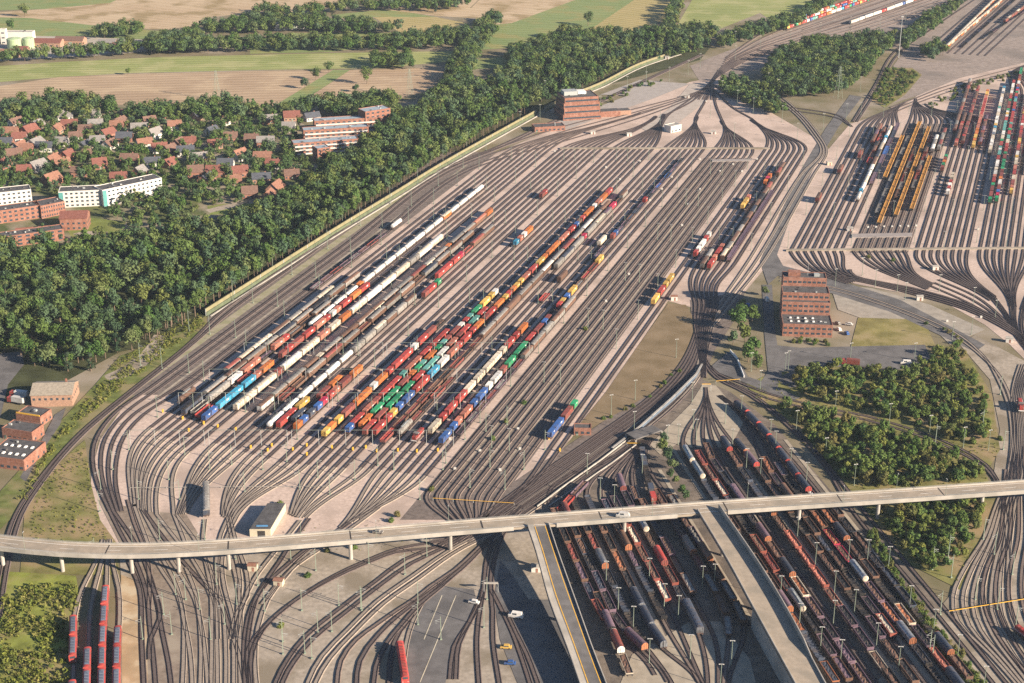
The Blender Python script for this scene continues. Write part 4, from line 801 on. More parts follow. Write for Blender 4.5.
# --- locomotives, passenger stock
train(Path([Vector(L(1021, 414)), Vector(L(1018, 402))]), 'L:', 'curve at the right border above the viaduct'); train(Path([Vector(L(1036, 648)), Vector(L(1014, 632))]), 'L:', 'gravel tracks at the lower right corner')
train(Path([Vector(L(404.5, 679)), Vector(L(401.5, 660))]), 'S:c', 'track beside the paved yard')
for j, (y0, y1) in enumerate(((666, 616), (700, 647), (700, 596), (700, 640))):
    p = SP[j]; d = [min(range(int(p.len)), key=lambda t: abs(proj(*p.at(t)[0])[1] - yy)) for yy in (y0, y1)]
    train(Path([p.at(t)[0] for t in np.arange(d[0], d[1] - 3, -3.0)]), 'D:c D: D: D: D: D:', ['leftmost passenger train', 'second passenger train from the left', 'third and longest passenger train', 'rightmost of the four passenger trains'][j])
train(Path([Vector(L(73, 712)), Vector(L(73.5, 678))]), 'D:c D: D:', 'passenger train at the lower left border')
train(Path([Vector(p) for p in (L(207, 519), L(206.5, 494))]), 'B:ca', 'short track among the throat tracks')
train(Path([Vector(L(814, 79)), Vector(L(815, 76))]), 'L:', 'far junction')if False else None

GRP = {'container wagon': 'container wagons in the trains'}
def scale_at(p): return 1550 / (p[1] * ct + (HC - p[2]) * st)
MC = {}
def merged(tok, parts):
    """one mesh for a wagon too small in the picture to show its parts"""
    if tok not in MC:
        mb = MB(); mats = []
        for nm, b, ms, off in parts:
            ix = []
            for m in ms:
                if m not in mats: mats.append(m)
                ix.append(mats.index(m))
            k = len(mb.v); mb.v += [(v[0] + off[0], v[1] + off[1], v[2] + off[2]) for v in b.v]; mb.f += [tuple(i + k for i in f) for f in b.f]; mb.m += [ix[m] if m < len(ix) else ix[0] for m in b.m]
        MC[tok] = (mb.mesh('wagon', mats), mb, mats)
    return MC[tok]
PM = {}
def place_parts(name, tok, parts, loc, rz, parent_label):
    root = empty(name, loc, rz)
    for i, (nm, b, ms, off) in enumerate(parts):
        key = (tok, i) if nm != 'bogie' else 'bogie'
        if key not in PM: PM[key] = b.mesh(nm, ms, smooth=False)
        link(nm, PM[key], root, off)
    return root
def stuff_mesh(name, items):
    """items: (MB, mats, loc, rz) joined into one object"""
    V = []; Fc = []; Mi = []; mats = []; k = 0
    for mb, ms, loc, rz in items:
        c, s = math.cos(rz), math.sin(rz); ix = []
        for m in ms:
            if m not in mats: mats.append(m)
            ix.append(mats.index(m))
        a = np.array(mb.v); V.append(np.stack([loc[0] + a[:, 0] * c - a[:, 1] * s, loc[1] + a[:, 0] * s + a[:, 1] * c, a[:, 2] + loc[2]], 1))
        Fc += [tuple(i + k for i in f) for f in mb.f]; Mi += [ix[m] if m < len(ix) else ix[0] for m in mb.m]; k += len(mb.v)
    me = bpy.data.meshes.new(name); me.from_pydata(np.concatenate(V).tolist(), [], Fc)
    for m in mats: me.materials.append(m)
    me.polygons.foreach_set('material_index', Mi); me.update(); return tag(link(name, me), kind='stuff')
bycat = {}
for v in VEH: bycat.setdefault(v['cat'], []).append(v)
for cat, vs in bycat.items():
    vs.sort(key=lambda v: -scale_at(v['loc'])); rest = []
    for i, v in enumerate(vs):
        parts = vehicle(v['tok'])[2]; px, py = proj(*v['loc'])
        if px < -25 or px > 1050 or py > 715 or py < -12: continue
        if i >= 290: rest.append(v); continue
        art = v['desc']; nm = cat.replace(' ', '_').replace('-', '_')
        multi = sum(1 for w_ in VEH if w_['desc'] == art) > 1
        lab = f"{v['adj']} {cat}, " + (f"{ORD[v['n']]} in the {art}" if multi else f"alone on the {art}")
        if scale_at(v['loc']) > 1.72: o = place_parts(nm, v['tok'], parts, v['loc'], v['rz'], lab)
        else: o = link(nm, merged(v['tok'], parts)[0], None, v['loc'], v['rz'])
        tag(o, lab, cat, cat + 's standing in the yard tracks')
    if rest:
        o = stuff_mesh('distant_wagons', [(merged(v['tok'], vehicle(v['tok'])[2])[1], merged(v['tok'], vehicle(v['tok'])[2])[2], v['loc'], v['rz']) for v in rest]); tag(o, 'mass of %ss in the farther trains' % cat, cat)
CON.sort(key=lambda v: -scale_at(v['loc'])); CM = {}; rest = []
CB = {l: container_mb(l, None) for l in (12.19, 6.06)}
ncon = 0
for v in CON:
    px, py = proj(*v['loc'])
    if px < -25 or px > 1050 or py < -12: continue
    ncon += 1
    if ncon > 292: rest.append(v); continue
    k = (v['c'], v['l'])
    if k not in CM: CM[k] = CB[v['l']].mesh('shipping_container', [paint(v['c']), paint(v['c']) if v['c'] in 'wenmavo' else M_PALE])
    o = link('shipping_container', CM[k], None, v['loc'], v['rz'])
    tag(o, f"{'long' if v['l'] > 7 else 'short'} {PALN[v['c']]} box, {ORD[v['n']]} box of the {v['desc']}", 'shipping container', 'shipping containers on wagons')
if rest: tag(stuff_mesh('distant_containers', [(CB[v['l']], [paint(v['c']), M_PALE], v['loc'], v['rz']) for v in rest]), 'coloured boxes on the farther container trains', 'shipping containers')
print('VEH', len(VEH), 'CON', len(CON), {k: len(v) for k, v in bycat.items()})
# ================================================================ VIADUCT, RAMPS, WALLS
ZD = 11.0
def strip_solid(mb, A, B, z0, z1, m=0):
    """slab between two plan lines A and B (same length), from z0 to z1 (numbers or lists)"""
    n = len(A); f = lambda z, i: z[i] if isinstance(z, (list, tuple)) else z
    vs = []
    for i in range(n): vs += [(A[i][0], A[i][1], f(z0, i)), (B[i][0], B[i][1], f(z0, i)), (B[i][0], B[i][1], f(z1, i)), (A[i][0], A[i][1], f(z1, i))]
    fs = []
    for i in range(n - 1):
        k = i * 4
        for a, b in ((0, 1), (1, 2), (2, 3), (3, 0)): fs.append((k + a, k + 4 + a, k + 4 + b, k + b))
    fs += [(0, 1, 2, 3), (4 * n - 1, 4 * n - 2, 4 * n - 3, 4 * n - 4)]
    mb.add(vs, fs, m); return mb
def offs(P, d):
    N = normals(P); return [p + n * d for p, n in zip(P, N)]
far = [(-90, 527), (0, 536.5), (60, 543), (130, 545), (200, 543), (256, 539.5), (350, 532), (450, 523.5), (512, 519), (600, 512.5), (700, 505), (800, 498), (900, 491), (1024, 482), (1120, 475)]
near = [(-90, 538), (0, 548.5), (60, 554), (130, 556), (200, 553), (256, 549), (350, 541), (450, 532.5), (512, 527), (600, 520), (700, 512.5), (800, 505.5), (900, 499.5), (1024, 491), (1120, 485)]
CL = smooth([tuple((a + b) / 2 for a, b in zip(L(*p, ZD), L(*q, ZD))) for p, q in zip(far, near)], 9)
for p in CL: p.z = 0
W2 = 4.3
vd = tag(empty('viaduct', CL[len(CL) // 2]), 'long concrete road viaduct crossing over all the tracks on round columns', 'viaduct')
def vobj(name, mb, mats): o = mb.obj(name, mats, None); o.parent = vd; o.matrix_parent_inverse = Matrix.Translation(-Vector(vd.location)); return o
vobj('deck', strip_solid(MB(), offs(CL, -W2), offs(CL, W2), ZD - .95, ZD), [M_CONCD])
mk = MB()
for o in (-W2 + 1.1, W2 - 1.1): strip_solid(mk, offs(CL, o - .1), offs(CL, o + .1), ZD + .01, ZD + .03)
for i in range(0, len(CL) - 1, 2):
    a = [CL[i], CL[i].lerp(CL[i + 1], .6)]; strip_solid(mk, offs(a, -.07), offs(a, .07), ZD + .012, ZD + .032)
vobj('road_marking', mk, [M_WHITE])
ej = [vobj('expansion_joint', strip_solid(MB(), offs([CL[i], CL[i].lerp(CL[i + 1], .05)], -W2), offs([CL[i], CL[i].lerp(CL[i + 1], .05)], W2), ZD + .034, ZD + .045), [M_BOGIE]) for i in range(3, len(CL) - 1, 5)]
jx = [i for i, p in enumerate(CL)]
def pxof(p): return proj(p.x, p.y, ZD)[0]
for sgn in (-1, 1):
    runs = []; cur = []
    for i, p in enumerate(CL):
        x = pxof(p); gap = sgn > 0 and (526 < x < 552 or 697 < x < 720)
        if gap:
            if len(cur) > 1: runs.append(cur)
            cur = []
        else: cur.append(p)
    if len(cur) > 1: runs.append(cur)
    for r in runs:
        mb = strip_solid(MB(), offs(r, sgn * (W2 + .003)), offs(r, sgn * (W2 + .38)), ZD - 1.15, ZD + .75)
        vobj('parapet', mb, [M_CONC])
        rl = MB()
        for a, b in zip(r[:-1], r[1:]):
            a2, b2 = offs([a, b], sgn * (W2 + .2)); rl.tube((a2.x, a2.y, ZD + 1.15), (b2.x, b2.y, ZD + 1.15), .06, n=4, cap=False); rl.tube((a2.x, a2.y, ZD + .75), (a2.x, a2.y, ZD + 1.15), .05, n=4)
        vobj('railing', rl, [M_STEEL])
for x in (14, 64, 122, 176, 227, 339, 450, 613, 788, 888, 988):
    i = min(range(len(CL)), key=lambda q: abs(pxof(CL[q]) - x - 1)); c = CL[i]
    vobj('column', MB().lathe([(.85, 0), (.85, ZD - 1.6), (1.15, ZD - .956), (0, ZD - .956)], (c.x, c.y, 0), 12), [M_CONC])
def ramp(label, lt_, rt_, zz, mats, tall=False, solid_from=1.0, lines=True):
    A = smooth([L(*p, z) for p, z in zip(lt_, zz)], 9); B = smooth([L(*p, z) for p, z in zip(rt_, zz)], 9); n = min(len(A), len(B))
    A = [A[int(i * (len(A) - 1) / (n - 1))] for i in range(n)]; B = [B[int(i * (len(B) - 1) / (n - 1))] for i in range(n)]
    Z = [a.z for a in A]; rt = tag(empty('ramp', (A[n // 2].x, A[n // 2].y, 0)), label, 'road ramp', 'ramps running down from the viaduct')
    def po(nm, mb, m): o = mb.obj(nm, m); o.parent = rt; o.matrix_parent_inverse = Matrix.Translation(-Vector(rt.location)); return o
    fl = lambda P: [Vector((p.x, p.y, 0)) for p in P]
    a, b = fl(A), fl(B); k = int(n * solid_from)
    po('deck', strip_solid(MB(), a, b, [z - .9 for z in Z], Z), mats)
    if k < n - 1: po('retaining_wall', strip_solid(MB(), [p.lerp(q, .02) for p, q in zip(a, b)][k:], [p.lerp(q, .98) for p, q in zip(a, b)][k:], 0.0, [z - .903 for z in Z[k:]]), [M_CONC])
    po('parapet', strip_solid(MB(), offs(a, -.35), a, [z - 1.1 for z in Z], [z + .8 for z in Z]), [M_CONC])
    h2 = [z + (2.3 if tall and i < n * .6 else .8) for i, z in enumerate(Z)]
    po('parapet', strip_solid(MB(), b, offs(b, .35), [z - 1.1 for z in Z], h2), [M_CONC])
    if lines:
        for t in (.33, .8):
            c = [p.lerp(q, t) for p, q in zip(a, b)]; po('yellow_line', strip_solid(MB(), offs(c, -.16), offs(c, .16), [z + .01 for z in Z], [z + .035 for z in Z]), [M_YEL])
        c0 = [p.lerp(q, .04) for p, q in zip(a, b)]; c1 = [p.lerp(q, .26) for p, q in zip(a, b)]; po('footway', strip_solid(MB(), c0, c1, [z + .005 for z in Z], [z + .15 for z in Z]), [M_CONC])
    for j in range(2, min(k, n - 1), 4):
        c = a[j].lerp(b[j], .5); po('column', MB().lathe([(.9, 0), (.9, Z[j] - .95)], (c.x, c.y, 0), 12), [M_CONC])
    return rt
ramp('left concrete ramp with yellow lane lines running down from the viaduct', [(527, 525), (536, 552), (549, 600), (566, 645), (585, 700), (600, 750)], [(549, 523.5), (557, 548), (576, 600), (592, 645), (613, 700), (630, 750)], [ZD, 9.5, 7.5, 6.2, 5, 4.5], [M_ASPH])
ramp('right sandy-surfaced ramp with tall pale side screen leaving the viaduct', [(697, 510), (727, 560), (752, 606), (798, 690), (835, 760)], [(719, 508.5), (752, 556), (781, 602), (829, 690), (868, 760)], [ZD, 10.8, 10.4, 9.6, 9], [M_CONCD], True, .42, False)
def wall(name, label, cat, px, h, th, m, kind=None, z0=0.0):
    P = [Vector(L(*p)) for p in px]; hs = h if isinstance(h, (list, tuple)) else [h] * len(P)
    mb = strip_solid(MB(), offs(P, -th / 2), offs(P, th / 2), z0, list(hs)); o = mb.obj(name, m); return tag(o, label, cat)
rw = empty('retaining_wall', L(660, 410)); tag(rw, 'tall concrete retaining wall beside the flyover tracks', 'wall')
for nm, mb, m in (('wall_face', strip_solid(MB(), offs([Vector(L(*p)) for p in ((612, 450), (640, 430), (672, 402), (696, 378), (702, 366))], -.3), offs([Vector(L(*p)) for p in ((612, 450), (640, 430), (672, 402), (696, 378), (702, 366))], .3), 0, [1, 2.1, 2.5, 2.3, 1.2]), [mat('blue_grey_face', (.11, .14, .18), .6, .12, .4)]),  # wall face toned darker and bluer than its coping
                  ('coping', strip_solid(MB(), offs([Vector(L(*p)) for p in ((612, 450), (640, 430), (672, 402), (696, 378), (702, 366))], -.5), offs([Vector(L(*p)) for p in ((612, 450), (640, 430), (672, 402), (696, 378), (702, 366))], .5), [1.005, 2.105, 2.505, 2.305, 1.205], [1.2, 2.3, 2.7, 2.5, 1.4]), [M_CONC])):
    o = mb.obj(nm, m); o.parent = rw; o.matrix_parent_inverse = Matrix.Translation(-Vector(rw.location))
wall('parapet_wall', 'long low white wall along the edge of the flyover tracks', 'wall', [(537, 508), (562, 489), (600, 462), (631, 438)], 1.2, .4, M_CONC)
wall('parapet_wall', 'second low white wall in front of the flyover tracks', 'wall', [(548, 508), (580, 486), (612, 464), (636, 446)], 1.0, .4, M_CONC)
sl = tag(empty('flyover_slab', L(645, 437)), 'flat grey concrete slab bridging the tracks below the retaining wall', 'bridge slab')
P4 = [L(*p, 3.2) for p in ((626, 433), (652, 425), (662, 430), (636, 439))]; o = MB().prism([(p[0], p[1]) for p in P4], 2.6, 3.2).obj('slab', M_ASPH); o.parent = sl; o.matrix_parent_inverse = Matrix.Translation(-Vector(sl.location))
for p in P4: o = MB().box((p[0], p[1], 0), (.9, .9, 2.59)).obj('pier', M_CONC, None); o.parent = sl; o.matrix_parent_inverse = Matrix.Translation(-Vector(sl.location))
wall('garden_wall', 'white low wall along the sloping road right of the junction', 'wall', [(730, 352), (737, 360), (744, 378)], 1.6, .4, M_WHITE)
# noise barrier along the wood
M_BARU = mat('barrier_sand', (.24, .21, .115), .8, .12, .3); M_BARL = mat('barrier_green', (.11, .13, .075), .85, .2, .3)
def barrier(px, label, h=4.3):
    P = smooth([L(*p) for p in px], 14); rt = tag(empty('noise_barrier', P[len(P) // 2]), label, 'noise barrier', 'noise barriers beside the railway')
    def po(nm, mb, m): o = mb.obj(nm, m); o.parent = rt; o.matrix_parent_inverse = Matrix.Translation(-Vector(rt.location))
    po('lower_panels', strip_solid(MB(), offs(P, -.6), offs(P, .55), 0, h * .52), M_BARL)
    po('upper_panels', strip_solid(MB(), offs(P, -.7), offs(P, -.1), h * .522, h), M_BARU)
    for i in range(0, len(P), 2): po('post', MB().box((P[i].x, P[i].y, 0), (.35, .35, h + .1), rz=.8), M_STEEL)
    tag(strip_solid(MB(), offs(P, 2.6), offs(P, 3.5), 0, .7).obj('kerb', M_CONC), kind='structure')
barrier([(206, 316), (250, 288), (330, 237), (400, 194), (440, 169), (500, 135), (536, 115)], 'long green and sand-coloured noise barrier between the wood and the yard')
barrier([(545, 112), (556, 106), (575, 97), (600, 87), (640, 67), (679, 54)], 'far noise barrier behind the brick control tower')
tag(strip_solid(MB(), [Vector(L(560, 148.4)), Vector(L(770, 148.4))], [Vector(L(560, 149.6)), Vector(L(770, 149.6))], 0, 1.0).obj('walkway', M_TANG), kind='structure')
tag(strip_solid(MB(), [Vector(L(786, 250.2)), Vector(L(1030, 248))], [Vector(L(786, 251.8)), Vector(L(1030, 249.6))], 0, 1.0).obj('walkway', M_TANG), kind='structure')
tag(strip_solid(MB(), [Vector(L(712, 160.6)), Vector(L(752, 159.8))], [Vector(L(712, 162.4)), Vector(L(752, 161.6))], 0, .95).obj('walkway', mat('grey_path', (.3, .26, .24), .9, .1, .3)), kind='structure')
tag(strip_solid(MB(), [Vector(L(852, 235)), Vector(L(912, 234))], [Vector(L(852, 238.5)), Vector(L(912, 237.5))], 0, .95).obj('walkway', MAT['grey_path']), kind='structure')

# ================================================================ BUILDINGS
def bpart(root, nm, mb, m): return mb.obj(nm, m, root)
def windows(root, w_, d_, z, n, faces='f', hh=1.3, ww=1.5, m=None, sill=True):
    """one window part per opening on front (y-), right (x+), left, back"""
    for f in faces:
        span = w_ if f in 'fb' else d_
        cnt = n if f in 'fb' else max(1, int(n * d_ / w_))
        for i in range(cnt):
            t = -span / 2 + span * (i + .5) / cnt
            c, s = {'f': ((t, -d_ / 2 - .02), (ww, .12)), 'b': ((t, d_ / 2 + .02), (ww, .12)), 'r': ((w_ / 2 + .02, t), (.12, ww)), 'l': ((-w_ / 2 - .02, t), (.12, ww))}[f]
            MB_ = MB().box((c[0], c[1], z), (s[0], s[1], hh)); bpart(root, 'window', MB_, m or M_GLASS)
def bands(root, w_, d_, z, hh=1.4, m=None):
    """continuous ribbon of window glass round a storey"""
    for c, s in (((0, -d_ / 2 - .02), (w_ - 1.2, .12)), ((w_ / 2 + .02, 0), (.12, d_ - 1.2)), ((-w_ / 2 - .02, 0), (.12, d_ - 1.2))):
        bpart(root, 'window_band', MB().box((c[0], c[1], z), (s[0], s[1], hh)), m or M_GLASS)
def flat_block(root, c, w_, d_, z0, z1, mw, mr=None, par=.5):
    r = math.radians(0)
    bpart(root, 'wall', MB().box((c[0], c[1], z0), (w_, d_, z1 - z0)), mw)
    rf = MB().box((c[0], c[1], z1 + .003), (w_ - .7, d_ - .7, .12)); bpart(root, 'roof', rf, mr or M_FLAT)
    pm = MB()
    for cc, s in (((0, -d_ / 2 + .17), (w_, .34)), ((0, d_ / 2 - .17), (w_, .34)), ((-w_ / 2 + .17, 0), (.34, d_ - .69)), ((w_ / 2 - .17, 0), (.34, d_ - .69))): pm.box((c[0] + cc[0], c[1] + cc[1], z1 + .002), (s[0], s[1], par))
    bpart(root, 'parapet', pm, mw)
    rv = random.Random(int(w_ * 7 + d_ * 3 + z1))
    if w_ > 11 and d_ > 8:
        for i in range(min(8, int(w_ * d_ / 70))): bpart(root, 'roof_vent', MB().box((c[0] + rv.uniform(-.4, .4) * w_, c[1] + rv.uniform(-.36, .36) * d_, z1 + .125), (rv.uniform(.6, 1.8), rv.uniform(.6, 1.4), rv.uniform(.4, 1.1))), M_STEEL if i % 2 else M_FLAT)
def gable(root, w_, d_, z0, h, rise, mw, mr, over=.4, c=(0, 0)):
    """ridge along x; walls with gable ends, roof of two slopes"""
    x, y = w_ / 2, d_ / 2; cx, cy = c
    mb = MB(); mb.add([(cx - x, cy - y, z0), (cx + x, cy - y, z0), (cx + x, cy + y, z0), (cx - x, cy + y, z0), (cx - x, cy - y, z0 + h), (cx + x, cy - y, z0 + h), (cx + x, cy + y, z0 + h), (cx - x, cy + y, z0 + h), (cx - x, cy, z0 + h + rise), (cx + x, cy, z0 + h + rise)],
                      [(0, 1, 5, 4), (2, 3, 7, 6), (1, 2, 6, 9, 5), (3, 0, 4, 8, 7), (0, 3, 2, 1)])
    bpart(root, 'wall', mb, mw); X = x + over; Y = y + over; zb = z0 + h - over * rise / y + .05; zt = z0 + h + rise + .05; t = .22
    rf = MB(); vs = []
    for px_ in (-X, X): vs += [(cx + px_, cy - Y, zb), (cx + px_, cy, zt), (cx + px_, cy + Y, zb), (cx + px_, cy + Y, zb + t), (cx + px_, cy, zt + t), (cx + px_, cy - Y, zb + t)]
    fs = [(i, (i + 1) % 6, 6 + (i + 1) % 6, 6 + i) for i in range(6)] + [(5, 4, 1, 0), (4, 3, 2, 1), (6, 7, 10, 11), (7, 8, 9, 10)]
    rf.add(vs, fs); return bpart(root, 'roof', rf, mr)
ROOF = {'red': mat('red_tiles', (.2, .08, .06), .85, .2, .8), 'orange': mat('orange_tiles', (.25, .125, .085), .85, .2, .8), 'brown': mat('brown_tiles', (.17, .1, .075), .85, .2, .8), 'grey': mat('grey_tiles', (.23, .21, .195), .85, .2, .8), 'dark': mat('slate', (.08, .085, .1), .8, .2, .8)}
WALLM = {'brick': M_BRICK, 'white': mat('white_render', (.62, .58, .52), .85, .06, .5), 'cream': mat('cream_render', (.52, .45, .33), .85, .08, .5), 'pale': M_BRICKL}
M_TEAL = mat('teal_panel', (.09, .28, .26), .6, .1, .4)
# brick office with stepped tiers
o = tag(empty('office_building', L(807, 337), R(-5)), 'stepped red brick office building with dark flat roofs by the car park', 'office building')
w_ = 28
for (yc, d_, z1, ww) in ((8, 16, 7.2, w_), (18.2, 4.4, 14.5, w_ - .6), (26.4, 12, 18.6, w_ - 1.2), (37.4, 10, 23.5, w_ - 3)):
    flat_block(o, (0, yc), ww, d_ - .01, 0, z1, M_BRICK)
for z, yf, n, ww in ((1.6, -.0, 0, w_), (4.6, 0, 0, w_), (9, 16, 9, w_ - .6), (12, 16, 9, w_ - .6), (16, 20.4, 8, w_ - 1.2), (20.6, 32.4, 8, w_ - 3)):
    for i in range(9):
        x = -ww / 2 + ww * (i + .5) / 9; bpart(o, 'window', MB().box((x, yf - .02, z), (1.9, .12, 1.2)), M_GLASS)
for i in range(9): bpart(o, 'roof_light', MB().box((-9 + (i % 5) * 4.2, 5 + (i // 5) * 5.2, 7.33), (1.4, 1.4, .6), taper=.8), M_WHITE)
for z in (1.6, 4.6, 9, 12, 16): 
    for y in ((3, 8, 13) if z < 7 else (18,) if z < 15 else (24, 29)):
        bpart(o, 'window', MB().box((w_ / 2 - (0 if z < 7 else .3 if z < 15 else .6) + .02, y, z), (.12, 2.2, 1.2)), M_GLASS)
bpart(o, 'plant_room', MB().box((-6, 37, 23.63), (7, 5, 2.6)), M_BRICK); bpart(o, 'vent', MB().box((7, 37, 23.63), (3, 3, 1.4)), M_STEEL)
bpart(o, 'antenna', MB().tube((2, 38, 23.6), (2, 38, 31), .12, .05), M_STEEL)
# brick control tower
A, B, C_ = L(561, 122), L(588, 122), L(611, 107)
o = tag(empty('control_tower', L(580, 118), R(14)), 'tall red brick control tower with banded storeys beside the noise barrier', 'control tower')
for k, (w_, d_, z0, z1) in enumerate(((34, 30, 0, 5), (32, 29, 5, 9.6), (32, 26, 9.6, 14.2), (30, 24, 14.2, 18.8))):
    flat_block(o, (0, 8), w_, d_, z0, z1, M_BRICK)
    r2 = empty('storey', (0, 8, 0), 0, o)
    bands(r2, w_, d_, z0 + 1.5)
bpart(o, 'plant_room', MB().box((-7, 10, 19), (12, 10, 3.4)), M_STEEL); bpart(o, 'roof_cabin', MB().box((4, 12, 19), (7, 8, 2.2)), M_WHITE)
bpart(o, 'side_wing', MB().box((26.5, 2, 0), (18, 10, 5)), M_BRICK); bpart(o, 'side_wing', MB().box((41, 4.5, 0), (10.5, 9, 4)), M_BRICKL); bpart(o, 'wing_roof', MB().box((26.5, 2, 5.003), (17, 9, .2)), M_FLAT); bpart(o, 'wing_roof', MB().box((41, 4.5, 4.003), (9.5, 8, .2)), M_FLAT)
for i in range(3): bpart(o, 'antenna', MB().tube((-8 + i * 6, 6, 18.8), (-8 + i * 6, 6, 25 + i), .1, .05), M_STEEL)
def simple_block(name, label, cat, px, w_, d_, h, mw, mr=None, rz=0.0, n=5, floors=1, doors=1):
    o = tag(empty(name, L(*px), R(rz)), label, cat); flat_block(o, (0, d_ / 2), w_, d_, 0, h, mw, mr)
    for f in range(floors):
        z = .9 + f * (h / floors)
        for i in range(n):
            x = -w_ / 2 + w_ * (i + .5) / n; bpart(o, 'window', MB().box((x, -.02, z), (w_ / n * .5, .12, 1.25)), M_GLASS)
        for i in range(max(1, int(n * d_ / w_ * .8))): bpart(o, 'window', MB().box((w_ / 2 + .02, d_ * (i + .5) / max(1, int(n * d_ / w_ * .8)), z), (.12, 1.2, 1.25)), M_GLASS)
    for i in range(doors): bpart(o, 'door', MB().box((-w_ / 2 + 1.6 + i * 4, -.03, .02), (1.1, .1, 2.1)), M_GREENST)
    return o
simple_block('low_building', 'low brick building with dark flat roof in front of control tower', 'low building', (550, 131.5), 26, 12, 3.8, M_BRICK, rz=12, n=7)
simple_block('signal_building', 'white flat-roofed building among the far throat tracks', 'signal building', (676, 132), 12, 8, 5.2, WALLM['white'], M_CONC, rz=38, n=3)
simple_block('brick_tower', 'small square red brick tower by the far service road', 'brick tower', (860, 75), 8.5, 8, 9, M_BRICK, rz=0, n=2, floors=3)
simple_block('brick_hut', 'small red brick hut with dark roof between flyover and yard tracks', 'brick hut', (582.5, 435.5), 8.5, 5.5, 3.6, M_BRICK, rz=-3, n=3)
# white apartment slabs
def slab(label, pa, pb, d_, h, nfl, nw, ends=True, mw=None, mr=None, cat='apartment block', bal=False):
    a, b = L(*pa), L(*pb); w_ = math.hypot(b[0] - a[0], b[1] - a[1]); rz = math.atan2(b[1] - a[1], b[0] - a[0])
    o = tag(empty('apartment_block', ((a[0] + b[0]) / 2, (a[1] + b[1]) / 2, 0), rz), label, cat); flat_block(o, (0, d_ / 2), w_, d_, 0, h, mw or WALLM['white'], mr)
    fh = h / nfl
    for f in range(nfl):
        for i in range(nw):
            x = -w_ / 2 + w_ * (i + .5) / nw; bpart(o, 'window', MB().box((x, -.02, f * fh + .9), (w_ / nw * .5, .12, 1.3)), M_GLASS)
        if bal: bpart(o, 'balcony', MB().box((0, -.75, f * fh + .05), (w_ - 2, 1.4, 1.0)), WALLM['white'])
        for y in (d_ * .3, d_ * .7): bpart(o, 'window', MB().box((w_ / 2 + .02, y, f * fh + .9), (.12, 1.4, 1.3)), M_GLASS)
    if ends:
        for x in (-w_ / 2 + 1.6, ): bpart(o, 'stair_panel', MB().box((x, -.06, .2), (3.0, .2, h - .4)), M_TEAL)
    return o
slab('long white four-storey slab behind the brick courtyard blocks, teal stair panel at one end', (104, 207), (163, 194), 13, 12, 4, 14)
slab('shorter white slab joined to the long white slab, teal stair panel', (60, 208), (101, 206), 13, 11.5, 4, 8)
slab('white four-storey slab at the left border behind brick courtyard block', (-12, 211), (33, 206), 13, 12, 4, 9)
for lab, pa, pb, d_, h in (('long red brick courtyard block with dark roof running to the left border', (-14, 226), (42, 218), 12, 9), ('red brick courtyard wing joining the two long courtyard rows', (42, 219), (66, 214), 14, 9), ('red brick front row block nearest the wood, dark flat roof', (-16, 251), (65, 240), 11, 7.5)):
    slab(lab, pa, pb, d_, h, 3, 10, False, M_BRICK, M_FLAT)
o = tag(empty('apartment_block', L(76, 227), R(6)), 'red brick courtyard end block with red tiled hipped roof', 'apartment block'); gable(o, 18, 15, 0, 8.5, 3.2, M_BRICK, ROOF['red']); windows(o, 18, 15, 1, 5, 'fr'); windows(o, 18, 15, 4.4, 5, 'fr')
o = tag(empty('apartment_block', L(37, 236), R(16)), 'low red-roofed block inside the brick courtyard', 'apartment block'); gable(o, 26, 9, 0, 4, 2.5, M_BRICK, ROOF['red']); windows(o, 26, 9, 1, 6, 'f')
# stepped brick terraces with white balconies
M_BLUEROOF = mat('blue_grey_roof', (.3, .36, .4), .6, .12, .4)
for lab, pa, pb, h in (('front row of the red brick terraces with white balcony bands', (294, 155), (359, 150), 9), ('middle row of the red brick terraces with white balcony bands', (304, 143), (369, 139), 10), ('back row of the red brick terraces with white balcony bands', (315, 134), (379, 130), 10.5)):
    slab(lab, pa, pb, 11, h, 3, 12, False, M_BRICK, M_BLUEROOF, 'terrace', True)
o = slab('tall brick tower end of the terraces beside the wood', (366, 131), (391, 127), 13, 16, 5, 5, False, M_BRICK, M_BLUEROOF, 'terrace')
slab('small stepped brick block in front of the terraces', (318, 163), (331, 161), 10, 11, 4, 3, False, M_BRICK, M_BLUEROOF, 'terrace')
# brick hall and stepped works at the left
a, b = L(31, 407), L(72, 406); rz = math.atan2(b[1] - a[1], b[0] - a[0]); w_ = math.hypot(b[0] - a[0], b[1] - a[1])
o = tag(empty('brick_hall', ((a[0] + b[0]) / 2, a[1] + 9, 0), rz), 'brick hall with pale grey gabled roof beside the wood', 'brick hall'); gable(o, w_, 17, 0, 6.5, 3, M_BRICKL, mat('tan_tiles', (.3, .255, .2), .85, .2, .8)); windows(o, w_, 17, 3.6, 7, 'f', 1.2, 1.2); windows(o, w_, 17, 3.6, 7, 'r', 1.2, 1.2); bpart(o, 'chimney', MB().box((6, 1.5, 8.5), (.9, .9, 2.6)), M_BRICK)
for lab, px, w_, d_, h, rz in (('upper tier of the stepped brick works with yellow rail', (29, 425), 14, 10, 5, -18), ('middle tier of the stepped brick works, grey roof', (18, 441), 17, 10, 5.5, -18), ('lowest and largest tier of the brick works with roof lights', (6, 469), 20, 20, 5.5, -14)):
    o = simple_block('brick_works', lab, 'works building', px, w_, d_, h, M_BRICK, rz=rz, n=6)
    if 'largest' in lab:
        for i in range(10): bpart(o, 'roof_light', MB().box((-7 + (i % 5) * 3.5, 5 + (i // 5) * 8, h + .13), (1.2, 2.0, .5), taper=.8), M_WHITE)
    if 'yellow' in lab: bpart(o, 'yellow_rail', MB().box((0, .2, h + .55), (13.5, .3, .7)), M_YEL)
